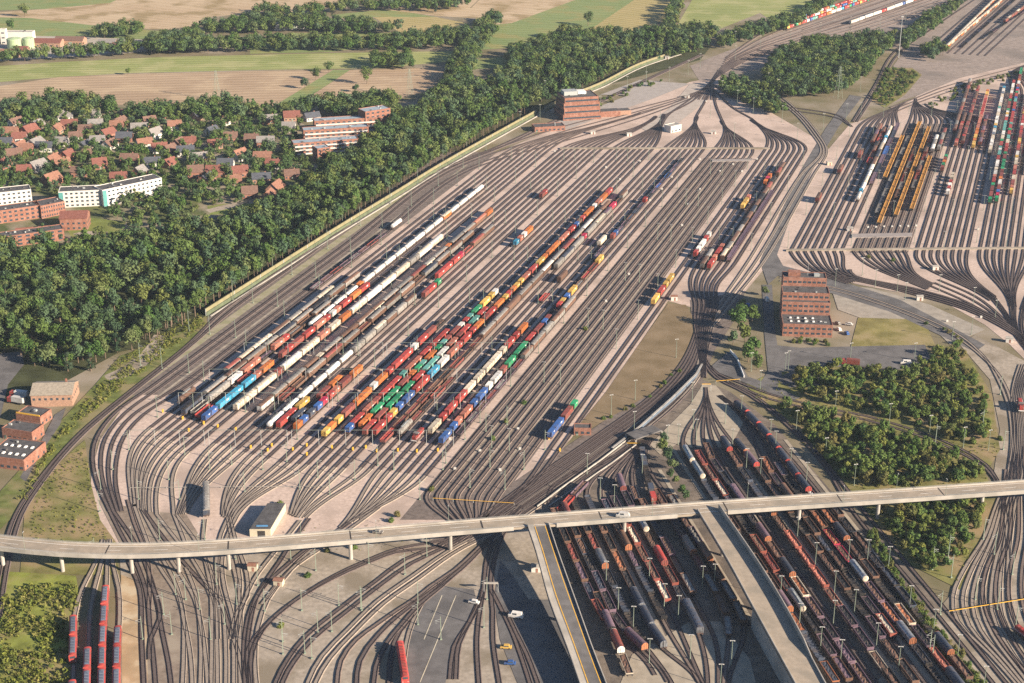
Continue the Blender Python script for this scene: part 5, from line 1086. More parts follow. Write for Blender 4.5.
# shed under the viaduct edge
P4 = [L(*p) for p in ((250, 537), (271, 537), (286, 511), (268, 511))]
o = tag(empty('engine_shed', P4[0]), 'long dark-roofed shed with pale walls just above the viaduct', 'shed'); q = [(p[0] - P4[0][0], p[1] - P4[0][1]) for p in P4]
bpart(o, 'wall', MB().prism(q, 0, 3.8), WALLM['cream']); c = (sum(p[0] for p in q) / 4, sum(p[1] for p in q) / 4); bpart(o, 'roof', MB().prism([(c[0] + (p[0] - c[0]) * .97, c[1] + (p[1] - c[1]) * .985) for p in q], 3.803, 4.1), M_FLAT)
ang = math.atan2(q[1][1] - q[0][1], q[1][0] - q[0][0]); bpart(o, 'door', MB().box(((q[0][0] + q[1][0]) / 2 + .5, (q[0][1] + q[1][1]) / 2 - .03, .02), (3.2, .15, 3.0), rz=ang), M_BOGIE); bpart(o, 'blue_skylight', MB().box(((q[0][0] + q[1][0]) / 2 + .6, 2.4, 4.11), (5, 1.2, .15), rz=ang), mat('blue_sheet', (.1, .28, .5)))
HUTS = [((253, 570), 'orange-roofed', 'under the viaduct next to a column'), ((279, 585), 'orange-roofed', 'on the grass bank below the viaduct'), ((629, 136), 'white', 'between the far throats beside fourth gravel aisle'), ((713.5, 134), 'white', 'right of the widest far throat'), ((935, 270), 'white', 'at the near throat of the right bundle'), ((919.5, 300), 'white', 'on the gravel island below the right bundle'), ((1009, 342), 'white', 'at the junction on the right border'), ((674, 300), 'orange and white', 'at the tip of the brown mound'), ((687, 98), 'white', 'on the pale yard near the far junction'), ((593, 134), 'white', 'left of the far white hut'), ((850, 231), 'white', 'beside the grey path of the right bundle'), ((667, 59), 'white', 'beside the far noise barrier'), ((536, 571), 'white', 'left of the left ramp'), ((829, 165), 'brown', 'beside the service road')]
for px, adj, where in HUTS:
    o = tag(empty('relay_hut', L(*px), R(rnd.uniform(-15, 15))), f'{adj} relay hut {where}', 'relay hut', 'small huts among the tracks')
    gable(o, 3.8, 2.8, 0, 2.6, .35, WALLM['white'] if 'white' in adj else WALLM['cream'], ROOF['orange'] if 'orange' in adj else M_CONC, .2); bpart(o, 'door', MB().box((.4, -1.43, .02), (.9, .08, 2.0)), M_BRICK)
# ---- village houses: px, py of the base, roof, wall, ridge angle, size
HS = [(47, 116, 'grey', 'white', 70), (66, 121, 'grey', 'white', 10), (93, 119, 'grey', 'white', 5), (128, 119, 'brown', 'brick', 20), (16, 128, 'brown', 'white', 60), (38, 131, 'grey', 'brick', 70), (57, 135, 'orange', 'pale', 80), (70, 130, 'red', 'brick', 10), (96, 130, 'grey', 'white', 15), (88, 136, 'brown', 'brick', 5), (117, 131, 'orange', 'brick', 8), (30, 136, 'red', 'brick', 60), (11, 138, 'orange', 'brick', 0), (5, 149, 'dark', 'brick', 0), (27, 156, 'orange', 'brick', 0),
      (45, 153, 'dark', 'white', 0), (62, 147, 'grey', 'white', 0), (85, 151, 'dark', 'cream', 70), (98, 146, 'grey', 'white', 10), (15, 161, 'brown', 'brick', 20), (68, 162, 'red', 'brick', 70), (53, 165, 'orange', 'brick', 70), (62, 169, 'orange', 'brick', 30), (4, 170, 'red', 'brick', 60), (38, 172, 'grey', 'white', 60), (155, 140, 'grey', 'white', 60), (199, 121, 'dark', 'pale', 60), (223, 127, 'brown', 'white', 70), (233, 121, 'grey', 'brick', 10), (190, 147, 'red', 'brick', 10), (179, 149, 'brown', 'brick', 70),
      (170, 155, 'brown', 'pale', 60), (186, 157, 'dark', 'white', 10), (170, 169, 'red', 'brick', 60), (130, 165, 'brown', 'brick', 0), (201, 163, 'grey', 'brick', 20), (226, 171, 'dark', 'white', 0), (252, 145, 'brown', 'brick', 0), (119, 183, 'red', 'white', 10), (52, 186, 'orange', 'brick', 60), (207, 185, 'dark', 'brick', 75), (234, 186, 'orange', 'brick', 10), (250, 199, 'brown', 'brick', 10), (276, 194, 'orange', 'pale', 75), (292, 180, 'brown', 'brick', 10), (269, 203, 'orange', 'pale', 80),
      (270, 125, 'grey', 'brick', 10), (292, 122, 'red', 'pale', 10), (289, 133, 'grey', 'white', 0), (266, 148, 'grey', 'brick', 5), (312, 122, 'dark', 'white', 30), (263, 163, 'orange', 'brick', 0), (120, 128, 'brown', 'brick', 70), (150, 128, 'brown', 'pale', 30), (240, 178, 'red', 'brick', 20), (275, 170, 'red', 'white', 0), (215, 150, 'red', 'pale', 20), (212, 137, 'dark', 'white', 60), (145, 150, 'orange', 'white', 30), (110, 150, 'brown', 'white', 70), (80, 178, 'brown', 'brick', 0), (100, 170, 'red', 'brick', 20), (20, 144, 'red', 'white', 10), (76, 142, 'brown', 'white', 15), (108, 140, 'red', 'brick', 60), (140, 134, 'grey', 'white', 10), (160, 154, 'red', 'white', 20), (196, 178, 'brown', 'brick', 10), (216, 178, 'red', 'brick', 0), (152, 168, 'dark', 'white', 10), (90, 160, 'brown', 'brick', 10), (36, 149, 'grey', 'white', 70), (240, 162, 'orange', 'white', 60), (231, 143, 'brown', 'brick', 10), (262, 184, 'dark', 'pale', 10), (20, 152, 'orange', 'white', 70), (125, 143, 'dark', 'brick', 0), (140, 178, 'grey', 'brick', 70), (25, 178, 'red', 'brick', 10), (160, 120, 'red', 'brick', 10), (175, 132, 'orange', 'white', 15)]
LM = [((84, 205), 'white apartment slabs'), ((335, 145), 'brick terraces'), ((20, 120), 'left field corner'), ((150, 118), 'ploughed field'), ((230, 200), 'village lawn'), ((225, 118), 'power pylon')]
LMW = [(Vector(L(*p)), t) for p, t in LM]; tmp = []
for h in HS:
    p = Vector(L(h[0], h[1])); l = min(LMW, key=lambda q: (q[0] - p).length); tmp.append((h, l[1], (l[0] - p).length))
for h, lm, d in tmp:
    rk = 1 + sum(1 for g, m, e in tmp if m == lm and g[2] == h[2] and e < d); px, py, rf, wl, ang = h
    same = sum(1 for g, m, e in tmp if m == lm and g[2] == h[2])
    W_, D_ = rnd.uniform(10, 14), rnd.uniform(8, 10); rise = rnd.uniform(3.2, 4.6); hh = rnd.uniform(3.2, 4.6)
    o = tag(empty('house', L(px, py - 2), R(ang)), f"{rf}-roofed {dict(brick='brick', white='white', cream='cream', pale='pale brick')[wl]} house, " + (f"{ORD[rk]} nearest {rf} roof to the {lm}" if same > 1 else f"only {rf} roof near the {lm}"), 'house', 'village houses')
    roof = gable(o, W_, D_, 0, hh, rise, WALLM[wl], ROOF[rf], .5)
    ch = MB().box((W_ * .2, .8, hh + rise * .6), (.8, .7, 2.2)).obj('chimney', M_BRICK, roof)
    for f in ('f', 'r', 'l'):
        windows(o, W_, D_, 1.1, 4 if f == 'f' else 4, f, 1.2, 1.2)
    bpart(o, 'window', MB().box((W_ / 2 + .02, 0, hh + .5), (.12, 1.3, 1.2)), M_GLASS); bpart(o, 'window', MB().box((-W_ / 2 - .02, 0, hh + .5), (.12, 1.3, 1.2)), M_GLASS)
    bpart(o, 'door', MB().box((0.2, -D_ / 2 - .03, .02), (1.1, .1, 2.1)), M_GREENST)
# ---- farm and works beyond the fields
for px, r, h, lab in (((15, 48.5), 7.5, 10, 'larger pale green silo tank at the works on the left'), ((29, 48), 6, 10, 'smaller pale green silo tank beside the larger one')):
    o = tag(empty('silo_tank', L(*px)), lab, 'silo tank', 'green silo tanks'); bpart(o, 'tank', MB().lathe([(r, 0), (r, h), (r * .96, h + .5), (0, h + 1.8)], (0, 0, 0), 24), mat('pale_green', (.36, .45, .26), .6, .08, .3)); bpart(o, 'ladder', MB().box((r * .7, -r * .73, 0), (.5, .2, h + 1)), M_STEEL)
simple_block('works_building', 'white works building behind the green silo tanks', 'works building', (18, 41), 32, 10, 9, WALLM['white'], M_CONC, n=8); simple_block('works_tower', 'white slim tower at the left end of the works', 'works tower', (4, 44), 6, 6, 15, WALLM['white'], M_CONC, n=1, floors=3)
for px, w_, d_, lab, rf in (((47, 46), 34, 16, 'red-roofed barn right of the green silos', 'red'), ((71, 44), 30, 14, 'brown-roofed barn farther right of the silos', 'brown'), ((22, 54), 14, 10, 'small red shed in front of the silos', 'red'), ((5, 57), 30, 12, 'long orange-roofed shed at the left border', 'orange'), ((108, 47), 18, 12, 'green-roofed shed in the farm yard', 'grey'), ((121, 50), 16, 10, 'small brown shed in the farm yard', 'brown')):
    o = tag(empty('barn', L(*px), R(-4)), lab, 'barn'); gable(o, w_, d_, 0, 5, 3, WALLM['pale'], ROOF[rf]); windows(o, w_, d_, 1.4, 5, 'f'); bpart(o, 'door', MB().box((2, -d_ / 2 - .05, .02), (3.5, .1, 3.6)), M_GREENST)
for px, w_, lab in (((293, 28), 26, 'pale green barn by the hedge beyond the fields'), ((281, 29), 14, 'small white barn left of the pale green barn')):
    o = tag(empty('barn', L(*px), R(8)), lab, 'barn'); gable(o, w_, 16, 0, 4.5, 3, WALLM['white'], MAT['pale_green'] if w_ > 20 else M_CONC); windows(o, w_, 16, 1.4, 5, 'f'); bpart(o, 'door', MB().box((2, -8.05, .02), (3.5, .1, 3.4)), M_GREENST)
# ---- vehicles
def car(name, px, rz, c, label, kind='car'):
    o = tag(empty(name, L(*px, ZD + .03 if 'viaduct' in label else .3), R(rz) + (math.pi / 2 - .18 if 'viaduct' in label else 0)), label, 'van' if kind == 'van' else 'car', 'cars and vans parked on the asphalt'); w_, l, h = (1.8, 4.4, 1.45) if kind == 'car' else (2.1, 6.0, 2.4)
    b = MB(); b.box((0, 0, .3), (w_, l, h * .48), bev=.12); b.box((0, -.2 if kind == 'car' else -.4, .3 + h * .48 + .003), (w_ - .16, l * (.52 if kind == 'car' else .8), h * .4), taper=.82); bpart(o, 'body', b, paint(c))
    g = MB(); z = .3 + h * .5; g.box((0, -.2 if kind == 'car' else .4, z), (w_ - .1, l * (.46 if kind == 'car' else .3), h * .26), taper=.9); bpart(o, 'window', g, M_GLASS)
    for sx_ in (-1, 1):
        for sy_ in (-1, 1): bpart(o, 'wheel', MB().tube((sx_ * (w_ / 2 - .2), sy_ * l * .3, .32), (sx_ * w_ / 2, sy_ * l * .3, .32), .32, n=10), M_BOGIE)
    for sx_ in (-1, 1): bpart(o, 'headlight', MB().box((sx_ * .6, l / 2 - .02, .6), (.3, .06, .18)), M_WHITE)
car('van', (906, 364), 80, 'w', 'white van parked alone on the car park near the trees', 'van')
car('van', (767, 301), 5, 'w', 'white van on the road left of the brick offices', 'van')
car('parked_car', (839, 330), 15, 'w', 'white car beside the brick office side wall'); car('parked_car', (849, 325), 70, 'w', 'white car behind the white one at the offices'); car('parked_car', (847, 334), 10, 'b', 'blue car near the brick office corner'); car('van', (623, 517), 0, 'w', 'white van driving over the viaduct above the lower yard', 'van')
car('parked_car', (378, 533), 180, 'a', 'grey car driving over the viaduct left of the shed end')
car('parked_car', (756, 308), 0, 'c', 'dark blue car on the road under the trees')
car('parked_car', (748, 306), 15, 'b', 'blue car beside the road trees'); car('parked_car', (474, 603), 70, 'w', 'white car on the paved yard beside the tracks'); car('van', (516, 617), 75, 'w', 'white van in the shadow left of the ramp', 'van'); car('parked_car', (838, 324), 20, 'a', 'grey car at the office side entrance')
def truck(px, rz, c, label):
    o = tag(empty('truck', L(*px, .4), R(rz)), label, 'truck'); bpart(o, 'cab', MB().box((0, 3.9, .6), (2.5, 2.2, 2.6), bev=.15), paint(c)); bpart(o, 'load_box', MB().box((0, -1, .95), (2.5, 7, 2.7)), paint('i' if 'car park' in label else 'w')); bpart(o, 'chassis', MB().box((0, .4, .6), (2.2, 10, .34)), M_BOGIE); bpart(o, 'windscreen', MB().box((0, 5.02, 1.9), (2.2, .06, .9)), M_GLASS)
    for y in (-3.2, -1.8, 3.8):
        for s in (-1, 1): bpart(o, 'wheel', MB().tube((s * .95, y, .5), (s * 1.25, y, .5), .5, n=10), M_BOGIE)
truck((20, 397), 78, 'r', 'white truck with red cab beside the brick hall'); truck((17, 403), 70, 'r', 'second red-cabbed truck in front of the hall'); truck((851, 365), 75, 'r', 'small all-red truck on the car park beside the bushes'); car('parked_car', (506, 648), 85, 'y', 'small yellow car on the ground by the paved yard tracks'); car('parked_car', (510, 664), 85, 'b', 'small blue car on the ground by the paved yard tracks')
# ================================================================ MASTS, POLES, PYLONS
ME = {}
M_PORT = mat('portal_steel', (.2, .22, .19), .6, .15, 2)
M_CABI2 = mat('lamp_white', (.5, .48, .45), .5, .05, .5)
def lamp_meshes(h):
    if ('l', h) not in ME:
        p = MB().lathe([(.24, 0), (.24, 1), (.16, 1.02), (.1, h)], n=7); a = MB().box((0, 0, h), (1.9, .2, .14)); a.box((-.75, 0, h - .13), (.5, .4, .12)); a.box((.75, 0, h - .13), (.5, .4, .12))
        ME['l', h] = (p.mesh('pole', [M_GREENST]), a.mesh('lamp_head', [M_CABI2]))
    return ME['l', h]
def cat_meshes(h, arm):
    if ('c', h, arm) not in ME:
        p = MB().box((0, 0, 0), (.27, .27, h), taper=.7); p.box((0, 0, 0), (.8, .8, .5))
        a = MB(); a.tube((0, 0, h - 1.2), (arm, 0, h - 1.8), .07, n=4); a.tube((0, 0, h - 2.6), (arm, 0, h - 1.8), .05, n=4); a.tube((arm * .6, 0, h - 2.9), (arm, 0, h - 2.7), .05, n=4)
        ME['c', h, arm] = (p.mesh('pole', [M_GREENST]), a.mesh('bracket', [M_STEEL]))
    return ME['c', h, arm]
NM = {'l': 0, 'c': 0}
def lamp(loc, h, label, rz=0.0):
    px, py = proj(loc[0], loc[1], 0)
    if px < -10 or px > 1034 or py > 700 or py < -5 or NM['l'] >= 290: return
    NM['l'] += 1; p, a = lamp_meshes(h); o = tag(empty('lamp_mast', (loc[0], loc[1], .2), rz), label, 'lamp mast', 'lamp masts in the yard'); link('pole', p, o); link('lamp_head', a, o)
def cmast(loc, h, arm, label, rz=0.0):
    px, py = proj(loc[0], loc[1], 0)
    if px < -10 or px > 1034 or py > 700 or py < -5 or NM['c'] >= 290: return
    NM['c'] += 1; p, a = cat_meshes(h, arm); o = tag(empty('catenary_mast', (loc[0], loc[1], .2), rz), label, 'catenary mast', 'catenary masts beside the tracks'); link('pole', p, o); link('bracket', a, o)
RZA = -math.atan2(LA.D[0], LA.D[1])
ROWN = ['gravel aisle nearest the wood', 'second gravel aisle from the wood', 'third gravel aisle from the wood', 'fourth gravel aisle from the wood', 'fifth gravel aisle from the wood', 'sixth gravel aisle from the wood', 'aisle beside the old running lines']
for gi, g in enumerate(GAP):
    n = 0
    for v in np.arange(610, 1240, 47 if gi < 6 else 70):
        x, y, _ = LA.at(g + .6, v + (gi % 2) * 20); py = proj(x, y)[1]
        if py > [425, 445, 465, 478, 470, 380, 262][gi] or py < 158: continue
        n += 1; cmast((x, y), 12, 2.2, f'grey-green mast, {ORD[n]} from the near end of the {ROWN[gi]}', RZA) if (gi % 2 == 0 or n % 2) and gi < 5 else lamp((x, y), 12, f'lamp mast, {ORD[n]} from the near end of the {ROWN[gi]}', RZA)
    for half in (9.5 + 4.5, 9.5 + 13.5):
        if gi >= 6: continue
        n2 = 0
        for v in np.arange(620, 1230, 82):
            x, y, _ = LA.at(g + half + 1.5 + .25, v + gi * 13 % 40); py = proj(x, y)[1]
            if py > [425, 448, 470, 478, 470, 262][gi] or py < 160: continue
            n2 += 1
            if gi == 4: lamp((x, y), 12, f'lamp mast, {ORD[n2]} from the near end of {"first" if half < 15 else "second"} row between dark tracks', RZA)
            else: cmast((x, y), 11, -2.0, f'slim mast, {ORD[n2]} in {"first" if half < 15 else "second"} row right of the {ROWN[gi]}', RZA)
for u, nm, side in ((-442.8, 'barrier-side mainline track', 2.4), (-429.5, 'weedy gravel strip', 2.4), (-413, 'sandy strip left of the bundle', -2.4)):
    n = 0
    for v in np.arange(560, 1260, 52):
        x, y, _ = LA.at(u, v); py = proj(x, y)[1]
        if py > 392 or py < 138: continue
        n += 1; cmast((x, y), 13.5 if u != -413 else 11.5, side, f'tall mast, {ORD[n]} from the near end along the {nm}', RZA)
for gi, g in enumerate(GAPR):
    for q, off in enumerate((.5, 18.75 + .8)):
        n = 0
        for v in np.arange(900, 1400, 74):
            x, y, _ = LA.at(g + off, v + gi * 17); px, py = proj(x, y)
            if py > 248 or py < 100 or px > 1022: continue
            n += 1; lamp((x, y), 11, f'lamp mast, {ORD[n]} from near end of the {"aisle" if q == 0 else "middle"} row {ORD[gi + 1]} in right bundle', RZA)
LOW = [(606, 585), (618, 612), (633, 631), (664, 608), (678, 620), (649, 582), (702, 590), (714, 588), (731, 666), (649, 664), (797, 540), (780, 600), (799, 628), (820, 652), (840, 665), (854, 614), (876, 648), (898, 672), (834, 595), (848, 563), (867, 563), (888, 570), (909, 610), (933, 634), (957, 660), (983, 692), (815, 566), (833, 625), (678, 445), (696, 440), (732, 450), (746, 470), (760, 480), (775, 452), (693, 430), (725, 424), (741, 416), (770, 440), (790, 470), (806, 484), (614, 507), (587, 475), (600, 500), (642, 476), (690, 660), (720, 690)]
for i, px in enumerate(sorted(LOW)): lamp(L(*px), 11, f'lower-yard lamp mast with twin white head, {ORD[i + 1]} counted from the left', RZA * .2)
OPEN = [((751, 372), 'beside the sloping road'), ((760, 390), 'beside the road junction'), ((785, 372), 'at the car park corner'), ((788, 370), 'by the parking bay'), ((835, 411), 'in the bushes above the curved tracks'), ((889, 424), 'right of the bush lamp'), ((929, 436), 'along the curved tracks, third'), ((796, 431), 'left end of the thicket'), ((825, 459), 'in the thicket beside the mains'), ((854, 486), 'just behind the viaduct in the thicket'), ((963, 448), 'near the right curve'), ((988, 451), 'beside the right junction'), ((914, 362), 'at the right end of the car park'), ((850, 362), 'in the middle of the car park'), ((676, 358), 'at the mound tip'), ((635, 400), 'on the brown mound edge'), ((611, 415), 'near end of the brown mound'), ((634, 432), 'flyover edge near the slab'), ((667, 446), 'in front of the retaining wall'), ((692, 402), 'near the retaining wall top'), ((835, 286), 'office side road'), ((862, 276), 'near throat, left'), ((875, 287), 'near throat, second'), ((897, 292), 'near throat, third'), ((905, 300), 'near throat, fourth'), ((939, 292), 'near throat, fifth'), ((973, 305), 'near throat, sixth'), ((995, 318), 'near throat, seventh'), ((952, 340), 'stony yard, first'), ((971, 335), 'stony yard, second')]
for px, wh in OPEN: lamp(L(*px), 11 if px[1] > 280 else 12, f'tall lamp mast, {wh}', .3)
BASE = [((345 - 0) / 8 + 240, 597 + 460 / 8), (283, 642), (265, 612), (302, 611), (318, 633), (332, 632), (339, 606), (361, 609), (305, 654), (312, 659), (427, 557), (405, 575), (362, 611), (369, 564), (316, 571), (291, 560), (258, 586), (430, 545), (143, 640), (164, 615), (172, 635), (186, 600), (200, 610), (211, 640), (225, 625), (176, 595), (217, 585), (237, 605), (96, 560), (101, 490), (113, 470), (100, 512), (129, 450), (139, 500), (169, 480), (185, 455), (210, 470), (232, 465), (263, 470), (245, 492), (287, 462), (318, 478), (330, 495), (355, 480), (378, 466), (394, 470), (300, 490), (420, 500), (443, 470), (470, 488), (490, 468), (505, 490), (524, 470), (545, 450), (465, 440), (486, 432), (507, 425), (180, 500), (205, 540), (236, 560), (160, 540), (418, 625), (418, 604), (484, 628), (487, 600), (441, 640)]
for i, px in enumerate(sorted(BASE)): cmast(L(*px), 10.5, 2.2 if i % 2 else -2.2, f'green steel mast among the near throat tracks, {ORD[i + 1] if i < 60 else str(i + 1) + "th"} counted from the left', .2)
JB = [(951, 578), (948, 558), (994, 555), (983, 540), (1012, 575), (929, 655), (932, 660), (940, 615), (997, 610), (1015, 630), (975, 600), (932, 570), (1003, 450), (935, 445), (982, 430), (1000, 395)]
for i, px in enumerate(sorted(JB)): cmast(L(*px), 11, 2.2 if i % 2 else -2.2, f'green steel mast at the right junction, {ORD[i + 1]} counted from the left', .4)
FT = [(520, 128), (540, 121), (575, 118), (600, 112), (627, 92), (646, 87), (669, 82), (688, 75), (545, 96), (646, 80), (700, 68), (722, 96), (737, 106), (753, 114), (782, 122), (797, 140), (778, 95), (768, 88), (846, 120), (823, 130), (860, 92), (710, 118), (734, 140), (660, 125), (735, 60), (760, 50), (790, 44), (820, 36), (850, 30), (735, 45), (880, 30), (905, 25)]
for i, px in enumerate(sorted(FT)): lamp(L(*px), 14, f'lamp mast around the far junction, {ORD[i + 1]} counted from the left', .2)
o = tag(empty('floodlight_mast', L(898.5, 58)), 'very tall slim floodlight mast near the far sidings', 'floodlight mast'); MB().lathe([(.45, 0), (.22, 41)], n=8).obj('pole', M_STEEL, o); MB().box((0, 0, 41), (2.6, 1.0, .8)).obj('lamp_head', M_CABI2, o)
def pylon(px, h, label):
    o = tag(empty('power_pylon', L(*px), .5), label, 'power pylon', 'lattice pylons'); b = MB(); w0, w1 = h * .1, .5
    lv = [0, .2, .38, .54, .68, .8, .9, 1.0]
    def c(t, i): k = w0 * (1 - t) + w1 * t; return (k * (1, -1, -1, 1)[i], k * (1, 1, -1, -1)[i], h * t)
    for a, t in zip(lv[:-1], lv[1:]):
        for i in range(4): b.tube(c(a, i), c(t, i), .1, n=4, cap=False); b.tube(c(a, i), c(t, (i + 1) % 4), .045, n=4, cap=False); b.tube(c(t, i), c(t, (i + 1) % 4), .045, n=4, cap=False)
    b.obj('lattice_tower', M_GREENST, o)
    for z, l in ((h * .72, 6), (h * .86, 4.5)): MB().tube((-l, 0, z), (l, 0, z), .11, n=4).obj('cross_arm', M_PORT, o)
pylon((217.5, 100), 27, 'lattice power pylon on the ploughed field edge'); pylon((410, 97), 26, 'lattice power pylon in front of the dark wood'); pylon((838, 98), 29, 'lattice power pylon in the wood by the far junction')
vlm = (MB().tube((0, 0, 0), (0, 0, 8), .09, .05, 5).mesh('pole', [M_GREENST]), MB().box((0, .6, 7.9), (.25, 1.3, .12)).mesh('lamp_head', [M_CABI2]))
for i, x in enumerate((45, 126, 205, 290, 369, 448, 650, 745, 840, 894, 950)):
    k = min(range(len(CL)), key=lambda q: abs(pxof(CL[q]) - x)); c = offs(CL, -W2 - .2 if i % 2 else W2 + .2)[k]
    o = tag(empty('street_lamp', (c.x, c.y, ZD + .7), 0 if i % 2 == 0 else 3.14), f'slim street lamp on the viaduct parapet, {ORD[i + 1]} counted from the left', 'street lamp', 'street lamps on the viaduct'); link('pole', vlm[0], o); link('lamp_head', vlm[1], o)
# yellow beams, barriers and dwarf signals
def beam(pa, pb, z, m, label, name='yellow_beam', cat='yellow beam', th=.35, np_=3):
    a, b = Vector(L(*pa, z if z < 5 else 0)), Vector(L(*pb, z if z < 5 else 0)); a.z = b.z = z; o = tag(empty(name, (a.x, a.y, 0)), label, cat); d = b - a
    MB().tube((0, 0, z), (d.x, d.y, z), th / 2, n=4).obj('beam', m, o)
    for i in range(np_):
        q = d * (i / (np_ - 1)); MB().tube((q.x, q.y, 0), (q.x, q.y, z), .12, n=5).obj('post', M_STEEL, o)
beam((949, 611), (1030, 598), 1.5, M_YEL, 'long yellow pipe crossing the right junction tracks', 'yellow_pipe', 'yellow pipe', .3, 6); beam((433, 498), (514, 503), 1.4, M_YEL, 'yellow pipe crossing the dark departure tracks', 'yellow_pipe', 'yellow pipe', .22, 5); beam((627, 443), (641, 443), 1.6, M_YEL, 'short yellow beam before the flyover slab', th=.35); beam((702, 384), (711, 384), 4.5, M_YEL, 'short yellow beam over the lower yard throat', th=.35, np_=2); beam((716, 381), (740, 379), 1.4, M_YEL, 'yellow beam across the two running tracks', th=.25)
beam((484, 583), (498, 583), 4.5, M_CONC, 'white portal beam over the two paved yard tracks', 'portal_beam', 'portal', .9, 2)
beam((130, 487.5), (330, 486), .7, M_CONC, 'thin pale pipe across the near throat of the left bundle', 'pale_pipe', 'pipe', .2, 12)
for y_, n_ in ((357, 'farthest'), (384, 'second'), (408, 'third'), (446, 'nearest')):
    for q_ in range(3):
        pa = LA.row([-396, -360, -322][q_] + .8, y_); pb = LA.row([-362, -324, -248][q_] + .8, y_); beam(proj(*pa), proj(*pb), 8.6, M_PORT, f'{n_} thin steel portal spanning the {["left", "middle", "right"][q_]} part of the standing trains', 'track_portal', 'portal', .22, 4 if q_ < 2 else 7)
DW = [(183, 420), (204, 425), (218, 428), (236, 431), (251, 449), (268, 452), (293, 451), (307, 456), (332, 449), (353, 451), (366, 449), (377, 453), (398, 452), (417, 453), (438, 452), (163, 413), (189, 432), (307, 447), (549, 440), (560, 452), (272, 447)]
for i, px in enumerate(sorted(DW)):
    o = tag(empty('dwarf_signal', L(*px)), f'yellow dwarf signal before the standing trains, {ORD[i + 1]} counted from the left', 'dwarf signal', 'yellow dwarf signals'); MB().box((0, 0, 0), (1.0, .5, .4)).obj('foot', M_CONC, o); MB().box((0, 0, .403), (.8, .6, 1.7), bev=.08).obj('signal_case', M_YEL, o)
M_CABI = mat('cabinet_grey', (.55, .52, .47), .7, .08, .5)
WC = [(706, 102), (555, 152), (606, 168), (640, 162), (700, 160), (620, 180), (757, 160), (650, 201), (662, 190), (672, 178), (682, 226), (688, 205), (700, 190), (629, 275), (606, 302), (480, 452), (455, 470), (500, 471), (518, 430), (450, 440), (720, 172), (733, 165), (742, 172), (520, 450), (868, 228), (876, 228), (884, 227.5), (892, 227.5), (900, 227), (908, 227), (916, 226.5), (978, 230), (981, 318), (947, 322)]
for i, px in enumerate(sorted(WC)):
    o = tag(empty('control_cabinet', L(*px)), f'white trackside cabinet, {ORD[i + 1]} counted from the left among the open tracks', 'control cabinet', 'white trackside cabinets'); MB().box((0, 0, .3), (1.2, .7, 1.1), bev=.06).obj('case', M_CABI, o); MB().box((0, 0, 0), (1.9, 1.2, .3)).obj('foot', M_CONC, o)

# ================================================================ TREES
def leaves(cent, rad, n, size, seed, flat=1.0):
    """n leaf sprays spread over clumps; returns vertices (n*4,3) and per-vertex shade"""
    r = np.random.RandomState(seed); k = len(cent); ci = r.randint(0, k, n)
    d = r.normal(size=(n, 3)); d /= np.linalg.norm(d, axis=1)[:, None]; rr = rad[ci] * (r.uniform(.55, 1.05, n))
    p = cent[ci] + d * rr[:, None] * np.array([1, 1, flat])
    nrm = d * 1.3 + r.normal(size=(n, 3)) * .3 + np.array([0, 0, .2]); nrm /= np.linalg.norm(nrm, axis=1)[:, None]
    t = np.cross(nrm, r.normal(size=(n, 3))); t /= np.linalg.norm(t, axis=1)[:, None] + 1e-9; b = np.cross(nrm, t)
    s = size * r.uniform(.6, 1.25, n)[:, None]; a = r.uniform(.5, .9, n)[:, None]
    V = np.stack([p - t * s, p - b * s * a, p + t * s, p + b * s * a], 1).reshape(-1, 3)
    sh = np.repeat(np.clip(r.normal(.5, .13, n) + (r.uniform(-.3, .3, k))[ci], 0, 1), 4); return V, sh
def crown_mesh(name, V, sh, m, tint=None):
    n = len(V) // 4; me = bpy.data.meshes.new(name); me.vertices.add(len(V)); me.vertices.foreach_set('co', V.astype(np.float32).ravel())
    me.loops.add(4 * n); me.loops.foreach_set('vertex_index', np.arange(4 * n, dtype=np.int32)); me.polygons.add(n); me.polygons.foreach_set('loop_start', np.arange(0, 4 * n, 4, dtype=np.int32))
    a = me.attributes.new('leafvar', 'FLOAT', 'POINT'); a.data.foreach_set('value', sh.astype(np.float32))
    if tint is not None: a = me.attributes.new('tint', 'FLOAT', 'POINT'); a.data.foreach_set('value', tint.astype(np.float32))
    me.materials.append(m); me.update(calc_edges=True); return me
def tree_proto(seed, h, cw, base, kind='round', n=620, size=.62):
    r = np.random.RandomState(seed); k = 11 if kind != 'slim' else 9; cent = []; ch = h * (1 - base)
    while len(cent) < k:
        q = r.uniform(-1, 1, 3)
        if np.linalg.norm(q) > 1 or np.linalg.norm(q) < .25: continue
        if kind == 'cone': f = 1 - (q[2] + 1) / 2 * .85; c = np.array([q[0] * cw / 2 * f, q[1] * cw / 2 * f, h * base + ch * (q[2] + 1) / 2])
        else: c = np.array([q[0] * cw * .38, q[1] * cw * .38, h * base + ch * .5 + q[2] * ch * .4])
        cent.append(c)
    cent = np.array(cent); rad = r.uniform(.19, .29, k) * cw * (1 if kind != 'slim' else 1.3)
    if kind == 'cone': rad *= (1.15 - .8 * (cent[:, 2] - h * base) / ch)
    V, sh = leaves(cent, rad, n, size, seed + 50); tr = MB()
    tr.tube((0, 0, -.3), (0, 0, h * base + ch * .35), h * .02 + .06, h * .012, 7); top = h * base + ch * .2
    for i in range(5): c = cent[(i * 3) % k]; tr.tube((0, 0, min(top, c[2] * .75)), tuple(c), h * .008, h * .003, 5, cap=False)
    return V, sh, tr
